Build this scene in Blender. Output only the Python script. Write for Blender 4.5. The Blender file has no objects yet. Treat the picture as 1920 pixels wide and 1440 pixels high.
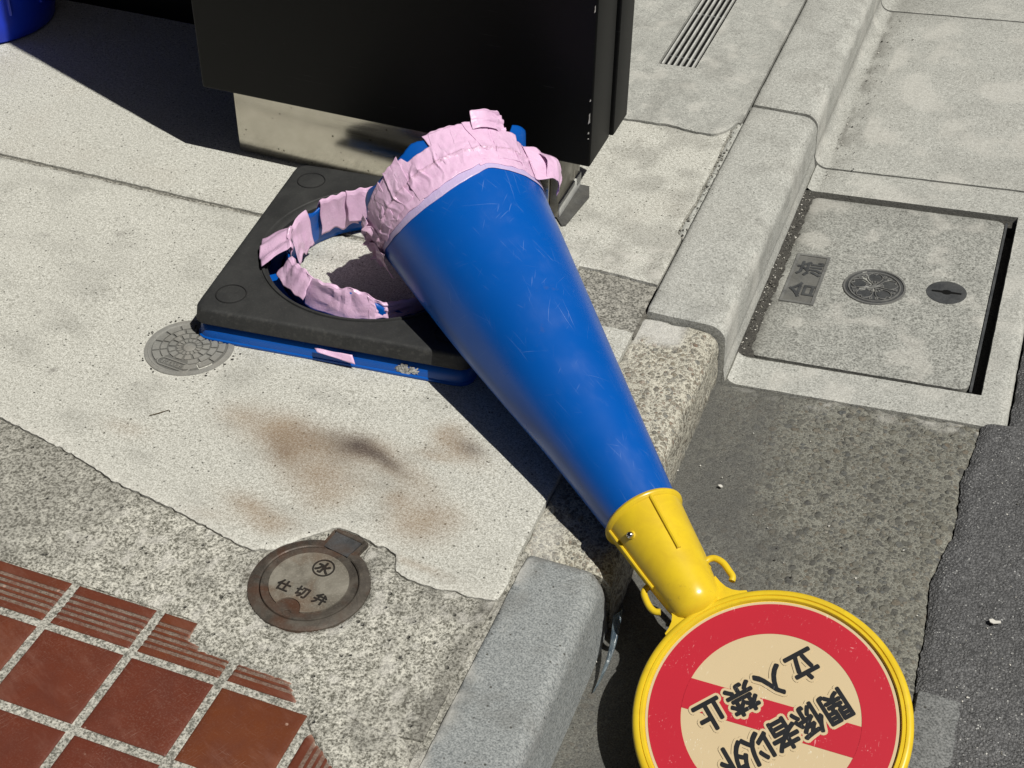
import bpy, bmesh, math, random
import numpy as np
from mathutils import Vector, Matrix, noise as mn

random.seed(7)
rng = np.random.default_rng(11)
SC = bpy.context.scene
COL = SC.collection
PI = math.pi
R = math.radians

# ------------------------------------------------------------------ camera, sky, sun, exposure
# world frame: X across the kerb towards the road, Y along the kerb away from the viewer, Z up (metres)
cam = bpy.data.cameras.new("camera")
cam.sensor_width = 36.0
cam.lens = 2750.0 / 1920.0 * 36.0
cam.clip_start = 0.02
cam.clip_end = 500.0
camo = bpy.data.objects.new("camera", cam)
COL.objects.link(camo)
FW = Vector((-0.265, 0.721, -0.640)).normalized()
RT = Vector((0.935, 0.355, 0.013))
RT = (RT - FW * RT.dot(FW)).normalized()
UPV = RT.cross(FW)
camo.matrix_world = Matrix(((RT.x, UPV.x, -FW.x, 0), (RT.y, UPV.y, -FW.y, 0), (RT.z, UPV.z, -FW.z, 1.35), (0, 0, 0, 1)))
SC.camera = camo

SUN_EL, SUN_AZ = 61.2, 111.4            # azimuth clockwise from +Y
sv = Vector((math.sin(R(SUN_AZ)) * math.cos(R(SUN_EL)), math.cos(R(SUN_AZ)) * math.cos(R(SUN_EL)), math.sin(R(SUN_EL))))
wd = bpy.data.worlds.new("World")
SC.world = wd
wd.use_nodes = True
nt = wd.node_tree
bg = nt.nodes["Background"]
sky = nt.nodes.new("ShaderNodeTexSky")
sky.sky_type = 'NISHITA'
sky.sun_disc = False
sky.sun_elevation = R(SUN_EL)
sky.sun_rotation = R(SUN_AZ)
sky.air_density = 0.16
sky.dust_density = 0.8
sky.ozone_density = 0.0
nt.links.new(sky.outputs[0], bg.inputs[0])
bg.inputs[1].default_value = 0.05
sl = bpy.data.lights.new("sun", 'SUN')
sl.energy = 5.0
sl.angle = R(0.5)
sl.color = (1.0, 0.975, 0.905)
so = bpy.data.objects.new("sun", sl)
COL.objects.link(so)
so.rotation_euler = sv.to_track_quat('Z', 'Y').to_euler()
SC.view_settings.view_transform = 'Standard'
SC.view_settings.look = 'None'
SC.view_settings.exposure = -0.2
SC.view_settings.gamma = 1.0

# ------------------------------------------------------------------ object helpers
def tag(o, label=None, cat=None, group=None, kind=None):
    if label: o["label"] = label
    if cat: o["category"] = cat
    if group: o["group"] = group
    if kind: o["kind"] = kind
    return o

def empty(name, loc, label, cat, group=None, rotz=0.0):
    o = bpy.data.objects.new(name, None)
    COL.objects.link(o)
    o.location = loc
    o.rotation_euler = (0, 0, rotz)
    o.empty_display_size = 0.05
    return tag(o, label, cat, group)

class MB:
    """collects vertices and faces, then links them as one mesh object"""
    def __init__(s):
        s.v = []; s.f = []; s.mi = []; s.at = {}
    def add(s, vs, fs, mi=0, **at):
        o = len(s.v)
        s.v.extend([tuple(p) for p in vs])
        for f in fs:
            s.f.append(tuple(i + o for i in f)); s.mi.append(mi)
        for k, a in at.items():
            L = s.at.setdefault(k, [])
            L.extend([0.0] * (o - len(L)))
            L.extend(list(a) if hasattr(a, '__len__') else [a] * len(vs))
        return o
    def build(s, name, mats, parent=None, smooth=True, loc=None, sharp=40, inv=None):
        if not isinstance(mats, (list, tuple)): mats = [mats]
        me = bpy.data.meshes.new(name)
        vs = s.v
        if inv is not None: vs = [inv @ Vector(p) for p in vs]
        me.from_pydata(vs, [], s.f)
        for m in mats: me.materials.append(m)
        me.polygons.foreach_set("material_index", s.mi)
        me.polygons.foreach_set("use_smooth", [smooth] * len(me.polygons))
        for k, a in s.at.items():
            a = a + [0.0] * (len(s.v) - len(a))
            d = me.attributes.new(k, 'FLOAT', 'POINT')
            d.data.foreach_set("value", a)
        me.update()
        if smooth and sharp: me.set_sharp_from_angle(angle=R(sharp))
        o = bpy.data.objects.new(name, me)
        COL.objects.link(o)
        if parent: o.parent = parent
        if loc: o.location = loc
        return o

def grid_faces(nu, nv, wrapu=False, wrapv=False, o=0):
    fs = []
    for i in range(nu if wrapu else nu - 1):
        for j in range(nv if wrapv else nv - 1):
            i2 = (i + 1) % nu; j2 = (j + 1) % nv
            fs.append((o + i * nv + j, o + i2 * nv + j, o + i2 * nv + j2, o + i * nv + j2))
    return fs

def box(mb, c0, c1, bev=0.0, mi=0, seg=2):
    bm = bmesh.new()
    bmesh.ops.create_cube(bm, size=1.0)
    for v in bm.verts:
        v.co = Vector([(c0[k] + c1[k]) / 2 + v.co[k] * (c1[k] - c0[k]) for k in range(3)])
    if bev: bmesh.ops.bevel(bm, geom=bm.edges[:], offset=bev, segments=seg, affect='EDGES', profile=0.5)
    bm.verts.index_update()
    mb.add([v.co[:] for v in bm.verts], [[v.index for v in f.verts] for f in bm.faces], mi)
    bm.free()

def lathe(mb, prof, n=64, M=None, mi=0, a0=0.0, a1=2 * PI):
    """prof: list of (r, z); M: Matrix placing local frame"""
    M = M or Matrix()
    full = abs(a1 - a0 - 2 * PI) < 1e-6
    cnt = n if full else n + 1
    vs = []
    for i in range(cnt):
        a = a0 + (a1 - a0) * i / n
        for r, z in prof:
            vs.append(M @ Vector((r * math.cos(a), r * math.sin(a), z)))
    mb.add(vs, grid_faces(cnt, len(prof), wrapu=full), mi)

def tube(mb, pts, r, n=12, mi=0, cap=True):
    pts = [Vector(p) for p in pts]
    rs = r if hasattr(r, '__len__') else [r] * len(pts)
    vs = []
    up = Vector((0.3, 0.5, 0.9)).normalized()
    for i, p in enumerate(pts):
        t = (pts[min(i + 1, len(pts) - 1)] - pts[max(i - 1, 0)]).normalized()
        x = t.cross(up).normalized(); y = t.cross(x)
        for k in range(n):
            a = 2 * PI * k / n
            vs.append(p + (x * math.cos(a) + y * math.sin(a)) * rs[i])
    fs = grid_faces(len(pts), n, wrapv=True)
    if cap:
        fs.append(tuple(range(n))); fs.append(tuple(range((len(pts) - 1) * n, len(pts) * n))[::-1])
    mb.add(vs, fs, mi)

def smooth_path(pts, k=6):
    out = []
    P_ = [Vector(p) for p in pts]
    for i in range(len(P_) - 1):
        p0 = P_[max(i - 1, 0)]; p1 = P_[i]; p2 = P_[i + 1]; p3 = P_[min(i + 2, len(P_) - 1)]
        for j in range(k):
            t = j / k
            out.append(0.5 * ((2 * p1) + (p2 - p0) * t + (2 * p0 - 5 * p1 + 4 * p2 - p3) * t * t + (3 * p1 - p0 - 3 * p2 + p3) * t ** 3))
    out.append(P_[-1])
    return out

def prism(mb, poly, z0, z1, mi=0, M=None):
    M = M or Matrix()
    n = len(poly)
    vs = [M @ Vector((x, y, z0)) for x, y in poly] + [M @ Vector((x, y, z1)) for x, y in poly]
    fs = [tuple(range(n, 2 * n)), tuple(range(n))[::-1]] + [(i, (i + 1) % n, n + (i + 1) % n, n + i) for i in range(n)]
    mb.add(vs, fs, mi)

def nz(x, y, z=0.0): return mn.noise(Vector((x, y, z)))
def fz(x, y, z=0.0, o=4): return mn.fractal(Vector((x, y, z)), 1.0, 2.0, o)
def sstep(a, b, x):
    t = min(max((x - a) / (b - a), 0.0), 1.0) if a != b else float(x > a)
    return t * t * (3 - 2 * t)
def interp(pts):
    xs = [p[0] for p in pts]; ys = [p[1] for p in pts]
    return lambda x: float(np.interp(x, xs, ys))

def lin(a, b, step):
    n = max(int(round(abs(b - a) / step)), 1)
    return [a + (b - a) * i / n for i in range(n)]

def patch(name, xs, ys, mat, bx=None, by=None, zf=None, atf=None, holes=(), depth=0.03, edge=0.0015, mats=None, hole_depth=None):
    """ground slab: a grid over [xs] x [ys] whose four sides may be bent by bx(y)->(xl,xr), by(x)->(yb,yt); with a skirt going down"""
    xs = list(xs); ys = list(ys)
    for h in holes:
        xs += [h[0], h[1]]; ys += [h[2], h[3]]
    xs = sorted(set(round(x, 5) for x in xs)); ys = sorted(set(round(y, 5) for y in ys))
    nx, ny = len(xs), len(ys)
    x0, x1, y0, y1 = xs[0], xs[-1], ys[0], ys[-1]
    vs = []; rawp = []
    at = {}
    for i, gx in enumerate(xs):
        for j, gy in enumerate(ys):
            u = (gx - x0) / (x1 - x0); v = (gy - y0) / (y1 - y0)
            x, y = gx, gy
            if by:
                b, t = by(gx); y = b + (t - b) * v if (b, t) != (y0, y1) else gy
            if bx:
                l, r = bx(y); x = l + (r - l) * u
            if by:
                b, t = by(x); y = b + (t - b) * v
            de = min(i, nx - 1 - i, j, ny - 1 - j)
            z = zf(x, y) if zf else 0.0
            if de == 0: z -= edge * (1.2 + nz(x * 60, y * 60))
            elif de == 1: z -= edge * 0.25
            vs.append((x, y, z))
            if atf:
                for k, a in atf(x, y).items(): at.setdefault(k, []).append(a)
    fs = []
    def inhole(i, j):
        cx = (xs[i] + xs[i + 1]) / 2; cy = (ys[j] + ys[j + 1]) / 2
        return any(h[0] < cx < h[1] and h[2] < cy < h[3] for h in holes)
    for i in range(nx - 1):
        for j in range(ny - 1):
            if not inhole(i, j):
                fs.append((i * ny + j, (i + 1) * ny + j, (i + 1) * ny + j + 1, i * ny + j + 1))
    mb = MB()
    mb.add(vs, fs, 0, **at)
    # skirts
    cntE = {}
    for f in fs:
        for k in range(4):
            e = (f[k], f[(k + 1) % 4]); cntE[e] = cntE.get(e, 0) + 1
    bd = [e for e in cntE if (e[1], e[0]) not in cntE]
    low = {}
    sv_, sf = [], []
    for e in bd:
        idx = []
        for q in e:
            if q not in low:
                low[q] = (len(sv_), len(sv_) + 1)
                sv_.append(vs[q]); sv_.append((vs[q][0], vs[q][1], vs[q][2] - depth))
            idx.append(low[q])
        sf.append((idx[1][0], idx[0][0], idx[0][1], idx[1][1]))
    inv = {v[0]: k for k, v in low.items()}
    sat = {}
    for k, a in at.items():
        L = [0.0] * len(sv_)
        for q, (t, b) in low.items(): L[t] = a[q]; L[b] = a[q]
        sat[k] = L
    mb.add(sv_, sf, 0, **sat)
    return mb.build(name, mats or mat, smooth=True, sharp=50)

# ------------------------------------------------------------------ material helper
class NM:
    def __init__(s, name):
        s.m = bpy.data.materials.new(name); s.m.use_nodes = True
        s.t = s.m.node_tree; s.b = s.t.nodes["Principled BSDF"]
        g = s.t.nodes.new("ShaderNodeNewGeometry"); s.pos = g.outputs["Position"]
        tc = s.t.nodes.new("ShaderNodeTexCoord"); s.obj = tc.outputs["Object"]; s.uv = tc.outputs["UV"]
        s.b.inputs["Specular IOR Level"].default_value = 0.3
    def _in(s, sock, v):
        if v is None: return
        if hasattr(v, 'is_output'): s.t.links.new(v, sock)
        else:
            if hasattr(sock.default_value, '__len__') and not hasattr(v, '__len__'): v = (v, v, v, 1)[:len(sock.default_value)]
            if hasattr(v, '__len__') and len(v) == 3 and len(sock.default_value) == 4: v = (*v, 1)
            sock.default_value = v
    def map(s, vec, scale=(1, 1, 1), rot=(0, 0, 0), loc=(0, 0, 0)):
        n = s.t.nodes.new("ShaderNodeMapping"); s._in(n.inputs[0], vec)
        n.inputs["Scale"].default_value = scale; n.inputs["Rotation"].default_value = rot; n.inputs["Location"].default_value = loc
        return n.outputs[0]
    def noise(s, scale, detail=2, rough=0.5, vec=None, dist=0.0, col=False):
        n = s.t.nodes.new("ShaderNodeTexNoise"); s._in(n.inputs["Vector"], vec if vec is not None else s.pos)
        n.inputs["Scale"].default_value = scale; n.inputs["Detail"].default_value = detail
        n.inputs["Roughness"].default_value = rough; n.inputs["Distortion"].default_value = dist
        return n.outputs["Color" if col else "Fac"]
    def voro(s, scale, vec=None, feat='F1', rand=1.0, out="Distance"):
        n = s.t.nodes.new("ShaderNodeTexVoronoi"); n.feature = feat
        s._in(n.inputs["Vector"], vec if vec is not None else s.pos)
        n.inputs["Scale"].default_value = scale; n.inputs["Randomness"].default_value = rand
        return n.outputs[out]
    def ramp(s, fac, stops, interp_='LINEAR'):
        n = s.t.nodes.new("ShaderNodeValToRGB"); s._in(n.inputs[0], fac)
        n.color_ramp.interpolation = interp_
        e = n.color_ramp.elements
        while len(e) < len(stops): e.new(0.5)
        for k, (p, c) in enumerate(stops):
            e[k].position = p
            e[k].color = (c, c, c, 1) if not hasattr(c, '__len__') else (*c, 1)
        return n.outputs[0]
    def mix(s, fac, a, b, mode='MIX'):
        n = s.t.nodes.new("ShaderNodeMix"); n.data_type = 'RGBA'; n.blend_type = mode
        s._in(n.inputs[0], fac); s._in(n.inputs[6], a); s._in(n.inputs[7], b)
        return n.outputs[2]
    def math(s, op, a, b=None, clamp=False):
        n = s.t.nodes.new("ShaderNodeMath"); n.operation = op; n.use_clamp = clamp
        s._in(n.inputs[0], a); s._in(n.inputs[1], b)
        return n.outputs[0]
    def attr(s, name):
        n = s.t.nodes.new("ShaderNodeAttribute"); n.attribute_name = name
        return n.outputs["Fac"]
    def sep(s, col, k=0):
        n = s.t.nodes.new("ShaderNodeSeparateColor"); s._in(n.inputs[0], col); return n.outputs[k]
    def bump(s, h, strength=0.5, dist=0.001, prev=None):
        n = s.t.nodes.new("ShaderNodeBump"); s._in(n.inputs["Height"], h)
        n.inputs["Strength"].default_value = strength; n.inputs["Distance"].default_value = dist
        if prev is not None: s._in(n.inputs["Normal"], prev)
        return n.outputs[0]
    def out(s, col=None, rough=None, normal=None, **kw):
        s._in(s.b.inputs["Base Color"], col); s._in(s.b.inputs["Roughness"], rough)
        if normal is not None: s._in(s.b.inputs["Normal"], normal)
        for k, v in kw.items(): s._in(s.b.inputs[k.replace('_', ' ')], v)
        return s.m

def concrete(name, lo, hi, grain=700, gk=0.5, blot=14, blotk=0.25, pits=0.6, tint=None, bumpd=0.0008, warm=True, bumps=0.7):
    """sandy cement surface: fine grain, broad blotches, small pits; rust and grime attributes add stains that have their own shape"""
    k = NM(name)
    g1 = k.noise(grain, 3, 0.7)
    g2 = k.noise(grain * 0.42, 2, 0.6)
    gm = k.math('ADD', k.math('MULTIPLY', g1, 0.74), k.math('MULTIPLY', g2, 0.26))
    gr = k.ramp(gm, [(0.5 - 0.22 * (1.1 - gk), 0.0), (0.5 + 0.2 * (1.1 - gk), 1.0)])
    col = k.mix(gr, lo, hi)
    bl = k.noise(blot, 4, 0.65, dist=0.6)
    col = k.mix(k.ramp(bl, [(0.36, blotk), (0.62, 0.0)]), col, [c * 0.55 for c in lo])
    st = k.noise(blot * 4.3, 3, 0.6)
    col = k.mix(k.ramp(st, [(0.56, 0.0), (0.72, blotk * 0.9)]), col, [min(c * 1.22, 0.9) for c in hi])
    pv = k.voro(grain * 0.21)
    pm = k.math('MULTIPLY', k.ramp(pv, [(0.09, 1.0), (0.18, 0.0)]), k.ramp(k.noise(grain * 0.14, 1), [(0.48, 0.0), (0.56, 1.0)]))
    col = k.mix(k.math('MULTIPLY', pm, pits), col, (0.05, 0.048, 0.04))
    ru = k.attr("rust")
    ruv = k.math('MULTIPLY', ru, k.ramp(gm, [(0.3, 1.25), (0.7, 0.75)]), True)
    col = k.mix(k.math('MULTIPLY', ruv, 0.8, True), col, k.mix(k.noise(30, 2), (0.20, 0.125, 0.075), (0.27, 0.185, 0.105)))
    col = k.mix(k.math('MULTIPLY', k.attr("soot"), k.ramp(gm, [(0.3, 1.1), (0.75, 0.55)]), True), col, (0.055, 0.042, 0.04))
    col = k.mix(k.attr("grime"), col, (0.105, 0.10, 0.088))
    col = k.mix(k.attr("pale"), col, (0.62, 0.60, 0.55))
    h = k.math('SUBTRACT', k.math('ADD', gm, k.math('MULTIPLY', st, 0.5)), k.math('MULTIPLY', pm, 0.8))
    return k.out(col, 0.92, k.bump(h, bumps, bumpd))

def aggregate(name, matrix_lo, matrix_hi, sc=95, amount=0.45, stones=None, contrast=1.0, bumpd=0.003):
    """washed concrete with pebbles of several sizes standing out of a sandy matrix"""
    k = NM(name)
    wv = k.mix(0.006, k.pos, k.noise(60, 2, col=True), 'ADD')
    g = k.noise(520, 3, 0.7)
    col = k.mix(k.ramp(g, [(0.34, 0.0), (0.66, 1.0)]), matrix_lo, matrix_hi)
    h = k.math('MULTIPLY', g, 0.35)
    pal = stones or [(0.0, (0.09, 0.085, 0.075)), (0.2, (0.17, 0.15, 0.115)), (0.42, (0.24, 0.20, 0.14)), (0.55, (0.11, 0.12, 0.125)),
                     (0.75, (0.30, 0.27, 0.21)), (0.87, (0.22, 0.13, 0.085)), (1.0, (0.44, 0.41, 0.35))]
    for q, (s_, rad, thr) in enumerate(((sc * 2.3, 0.36, 1.05 - amount), (sc * 1.25, 0.37, 1.0 - amount), (sc * 0.62, 0.33, 1.12 - amount * 0.7))):
        vec = k.map(wv, scale=(1, 1, 1), loc=(q * 3.7, q * 1.3, q * .9), rot=(0, 0, 0.4 * q))
        d = k.voro(s_, vec); c = k.voro(s_, vec, out="Color")
        on = k.ramp(k.sep(c, 0), [(min(thr - 0.25, 0.98), 0.0), (min(thr - 0.24, 0.99), 1.0)])
        body = k.math('MULTIPLY', k.ramp(d, [(rad, 1.0), (rad + 0.07, 0.0)]), on)
        rim = k.math('MULTIPLY', k.ramp(d, [(rad - 0.02, 0.0), (rad + 0.04, 1.0), (rad + 0.14, 0.0)]), on)
        sc_ = k.ramp(k.sep(c, 1), pal)
        sc_ = k.mix(k.ramp(k.noise(380 + 90 * q, 2), [(0.35, 0.35), (0.65, 0.0)]), sc_, (0.06, 0.055, 0.05))
        col = k.mix(k.math('MULTIPLY', rim, 0.55 * contrast), col, (0.045, 0.042, 0.036))
        col = k.mix(k.math('MULTIPLY', body, 0.9 * contrast), col, sc_)
        dome = k.math('MULTIPLY', k.ramp(d, [(0.0, 1.0), (rad, 0.55), (rad + 0.1, 0.0)]), on)
        h = k.math('ADD', h, k.math('MULTIPLY', dome, (0.35, 0.6, 0.9)[q]))
    bl = k.noise(18, 4, 0.65)
    col = k.mix(k.ramp(bl, [(0.35, 0.16), (0.6, 0.0)]), col, (0.07, 0.068, 0.058))
    col = k.mix(k.attr("pale"), col, k.mix(k.ramp(g, [(0.35, 0.0), (0.65, 1.0)]), (0.36, 0.35, 0.32), (0.62, 0.61, 0.57)))
    col = k.mix(k.attr("grime"), col, k.mix(k.ramp(g, [(0.35, 0.0), (0.65, 1.0)]), (0.05, 0.050, 0.047), (0.14, 0.138, 0.128)))
    hh = k.math('MULTIPLY', h, k.math('SUBTRACT', 1.0, k.math('MULTIPLY', k.math('MAXIMUM', k.attr("grime"), k.attr("pale")), 0.75)))
    return k.out(col, 0.85, k.bump(hh, 0.9, bumpd))

def plain(name, col, rough=0.5, metal=0.0, spec=0.5, **kw):
    k = NM(name)
    k.b.inputs["Specular IOR Level"].default_value = spec
    v = k.noise(40, 3, 0.6)
    c = k.mix(k.ramp(v, [(0.4, 0.12), (0.62, 0.0)]), col, [x * 0.75 for x in col])
    return k.out(c, rough, Metallic=metal, **kw)

M = {}
M['slab'] = concrete('pavement concrete', (0.27, 0.264, 0.228), (0.69, 0.684, 0.628), grain=430, gk=0.54, blot=6, blotk=0.08, pits=0.85)
M['slab_up'] = concrete('grey patched concrete', (0.22, 0.222, 0.205), (0.53, 0.53, 0.49), grain=430, gk=0.45, blot=20, blotk=0.16, pits=0.5)
M['kerb'] = concrete('precast kerb concrete', (0.235, 0.236, 0.215), (0.56, 0.56, 0.522), grain=400, gk=0.52, blot=26, blotk=0.09, pits=0.6)
M['lid'] = concrete('lid concrete', (0.15, 0.151, 0.138), (0.47, 0.472, 0.436), grain=330, gk=0.62, blot=24, blotk=0.16, pits=0.7)
M['rough'] = concrete('weathered sandy mortar', (0.135, 0.13, 0.105), (0.72, 0.70, 0.62), grain=285, gk=0.68, blot=26, blotk=0.26, pits=0.7, bumpd=0.0045, bumps=1.0)
M['granite'] = concrete('grey kerb stone', (0.13, 0.142, 0.145), (0.37, 0.386, 0.383), grain=430, gk=0.55, blot=22, blotk=0.10, pits=0.9)
M['grout'] = concrete('cement grout', (0.13, 0.127, 0.107), (0.56, 0.545, 0.485), grain=330, gk=0.74, blot=40, blotk=0.4, pits=0.7, bumpd=0.0015)
M['dirt'] = concrete('dark joint grit', (0.028, 0.027, 0.025), (0.095, 0.09, 0.08), grain=330, gk=0.5, blot=60, blotk=0.2, pits=0.3, bumpd=0.002)
M['jointfill'] = concrete('grey joint mortar', (0.10, 0.096, 0.083), (0.44, 0.425, 0.375), grain=280, gk=0.72, blot=45, blotk=0.4, pits=0.6, bumpd=0.002)
M['agg'] = aggregate('exposed aggregate', (0.30, 0.285, 0.23), (0.68, 0.65, 0.55), sc=140, amount=0.52, contrast=0.75, bumpd=0.0018)
M['agg_gutter'] = aggregate('worn aggregate gutter', (0.105, 0.103, 0.088), (0.31, 0.305, 0.262), sc=112, amount=0.57, contrast=0.92, bumpd=0.0018,
    stones=[(0.0, (0.075, 0.075, 0.072)), (0.25, (0.13, 0.127, 0.11)), (0.5, (0.18, 0.17, 0.135)), (0.62, (0.10, 0.108, 0.112)), (0.8, (0.23, 0.22, 0.185)), (0.95, (0.16, 0.13, 0.095)), (1.0, (0.36, 0.34, 0.29))])

def mk_asphalt():
    k = NM('asphalt')
    d = k.voro(260); c = k.voro(260, out="Color")
    d2 = k.voro(520)
    g = k.noise(480, 3, 0.75)
    col = k.mix(k.ramp(g, [(0.36, 0.0), (0.64, 1.0)]), (0.048, 0.048, 0.050), (0.20, 0.20, 0.203))
    col = k.mix(k.ramp(k.sep(c, 0), [(0.45, 0.0), (0.95, 0.55)]), col, (0.24, 0.24, 0.242))
    col = k.mix(k.ramp(d, [(0.45, 0.0), (0.8, 0.6)]), col, (0.028, 0.028, 0.029))
    wh = k.math('MULTIPLY', k.ramp(k.voro(210), [(0.16, 1.0), (0.26, 0.0)]), k.ramp(k.noise(120, 1), [(0.55, 0.0), (0.59, 1.0)]))
    col = k.mix(wh, col, (0.55, 0.55, 0.53))
    col = k.mix(k.ramp(k.noise(9, 3, 0.6), [(0.4, 0.25), (0.65, 0.0)]), col, (0.05, 0.05, 0.05))
    h = k.math('ADD', k.math('MULTIPLY', g, 0.6), k.math('ADD', k.ramp(d, [(0.0, 1.0), (0.6, 0.0)]), k.math('MULTIPLY', k.ramp(d2, [(0.0, 1.0), (0.6, 0.0)]), 0.5)))
    return k.out(col, 0.82, k.bump(h, 0.9, 0.0019))
M['asphalt'] = mk_asphalt()

def mk_tile():
    k = NM('terracotta tile')
    tone = k.attr("tone"); gro = k.attr("groove"); worn = k.attr("worn")
    a = k.noise(28, 4, 0.6, dist=0.5)
    col = k.mix(tone, (0.125, 0.030, 0.019), (0.150, 0.047, 0.014))
    col = k.mix(k.ramp(a, [(0.35, 0.45), (0.65, 0.0)]), col, (0.095, 0.029, 0.02))
    sc1 = k.noise(1.0, 3, 0.6, vec=k.map(k.map(k.pos, rot=(0, 0, 0.5)), scale=(700, 30, 1)))
    sc2 = k.noise(1.0, 3, 0.6, vec=k.map(k.map(k.pos, rot=(0, 0, 0.3)), scale=(40, 700, 1)))
    msk = k.ramp(k.noise(13, 3, 0.6), [(0.46, 0.0), (0.66, 1.0)])
    lines = k.math('MAXIMUM', k.ramp(sc1, [(0.62, 0.0), (0.75, 0.5)]), k.ramp(sc2, [(0.62, 0.0), (0.75, 0.5)]))
    col = k.mix(k.math('MULTIPLY', lines, msk), col, (0.42, 0.30, 0.25))
    dust = k.math('MULTIPLY', k.ramp(k.noise(420, 2, 0.7), [(0.5, 0.0), (0.75, 0.2)]), k.ramp(k.noise(9, 3), [(0.42, 0.2), (0.66, 1.0)]))
    col = k.mix(dust, col, (0.36, 0.25, 0.20))
    dirt = k.mix(k.ramp(k.noise(500, 2, 0.7), [(0.35, 0.0), (0.65, 1.0)]), (0.10, 0.085, 0.068), (0.27, 0.235, 0.195))
    col = k.mix(k.math('MULTIPLY', gro, k.ramp(k.noise(75, 4, 0.7), [(0.35, 1.0), (0.66, 0.35)])), col, dirt)
    col = k.mix(worn, col, (0.40, 0.25, 0.19))
    ch = k.math('MULTIPLY', k.ramp(k.voro(48), [(0.07, 1.0), (0.12, 0.0)]), k.ramp(k.noise(21, 2), [(0.57, 0.0), (0.62, 0.8)]))
    col = k.mix(ch, col, (0.42, 0.28, 0.22))
    sm = k.ramp(k.noise(1.0, 4, 0.7, vec=k.map(k.map(k.pos, rot=(0, 0, 0.5)), scale=(7, 22, 1))), [(0.52, 0.0), (0.72, 0.30)])
    col = k.mix(sm, col, (0.27, 0.135, 0.10))
    rr = k.math('ADD', k.ramp(k.noise(20, 3), [(0.35, 0.38), (0.65, 0.55)]), k.math('MULTIPLY', gro, 0.35))
    return k.out(col, rr, k.bump(k.noise(90, 3, 0.6), 0.25, 0.0008))
M['tile'] = mk_tile()

def scratches(k, vec, sets, width=(0.70, 0.735)):
    out = None
    for (ang, sx, sy, thr) in sets:
        wv = k.mix(0.02, vec, k.noise(9, 2, vec=vec, col=True), 'ADD')
        n = k.noise(1.0, 1, 0.5, vec=k.map(k.map(wv, rot=(0, 0, ang)), scale=(sx, sy, sy)))
        r = k.ramp(n, [(thr, 0.0), (thr + 0.03, 1.0)])
        out = r if out is None else k.math('MAXIMUM', out, r)
    return out

def mk_blue():
    k = NM('scuffed blue plastic')
    uv = k.uv
    v = k.noise(6, 3, 0.6)
    col = k.mix(k.ramp(v, [(0.38, 0.5), (0.65, 0.0)]), (0.0012, 0.087, 0.41), (0.0011, 0.076, 0.36))
    sc = scratches(k, uv, [(0.35, 620, 14, 0.725), (-0.5, 560, 18, 0.735), (1.1, 680, 11, 0.73), (2.2, 600, 16, 0.74), (0.12, 700, 7, 0.735), (-0.1, 520, 5, 0.74)])
    msk = k.math('MULTIPLY', k.ramp(k.noise(11, 3, 0.65, vec=uv), [(0.44, 0.0), (0.62, 1.0)]), k.attr("wear"))
    fog = k.math('MULTIPLY', k.ramp(k.noise(1.0, 4, 0.7, vec=k.map(uv, scale=(60, 16, 1), rot=(0, 0, 0.0))), [(0.52, 0.0), (0.8, 0.13)]), msk)
    col = k.mix(fog, col, (0.16, 0.24, 0.50))
    col = k.mix(k.math('MULTIPLY', sc, k.math('MULTIPLY', msk, 0.45)), col, (0.36, 0.50, 0.78))
    grime = k.math('MULTIPLY', k.ramp(k.noise(26, 4, 0.7, vec=uv), [(0.6, 0.0), (0.75, 0.4)]), k.ramp(k.noise(5, 2, vec=uv), [(0.5, 0.0), (0.65, 1.0)]))
    col = k.mix(grime, col, (0.10, 0.10, 0.17))
    rr = k.math('ADD', k.ramp(k.noise(14, 3), [(0.3, 0.24), (0.7, 0.36)]), k.math('MULTIPLY', msk, 0.14))
    return k.out(col, rr, k.bump(k.noise(18, 2), 0.12, 0.002), Specular_IOR_Level=0.45)
M['blue'] = mk_blue()

def mk_yellow():
    k = NM('yellow plastic')
    col = k.mix(k.ramp(k.noise(30, 4, 0.65, dist=0.4), [(0.36, 0.4), (0.6, 0.0)]), (0.74, 0.525, 0.022), (0.56, 0.36, 0.025))
    col = k.mix(k.math('MULTIPLY', k.ramp(k.noise(120, 3, 0.7), [(0.6, 0.0), (0.76, 0.5)]), k.ramp(k.noise(16, 2), [(0.5, 0.0), (0.66, 1.0)])), col, (0.20, 0.14, 0.03))
    return k.out(col, k.ramp(k.noise(22, 3), [(0.3, 0.25), (0.7, 0.42)]), k.bump(k.noise(60, 2), 0.1, 0.001), Specular_IOR_Level=0.45)
M['yellow'] = mk_yellow()

def mk_sticker(name, base, worn, rough=0.42):
    k = NM(name)
    sc = k.ramp(k.noise(1.0, 2, 0.6, vec=k.map(k.obj, scale=(420, 30, 420), rot=(0, 0, 0.7))), [(0.65, 0.0), (0.70, 1.0)])
    sp = k.ramp(k.noise(240, 2, 0.6), [(0.68, 0.0), (0.73, 1.0)])
    m = k.ramp(k.noise(20, 3, 0.6), [(0.5, 0.0), (0.66, 0.9)])
    col = k.mix(k.ramp(k.noise(14, 3), [(0.35, 0.16), (0.62, 0.0)]), base, [c * 0.8 for c in base])
    col = k.mix(k.math('MULTIPLY', k.math('MAXIMUM', sc, sp), m), col, worn)
    return k.out(col, rough, Specular_IOR_Level=0.35)
M['tan'] = mk_sticker('tan sign film', (0.62, 0.49, 0.30), (0.80, 0.74, 0.60))
M['red'] = mk_sticker('red sign film', (0.50, 0.020, 0.038), (0.74, 0.30, 0.30))
M['ink'] = mk_sticker('black sign film', (0.016, 0.017, 0.02), (0.18, 0.18, 0.18))

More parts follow.
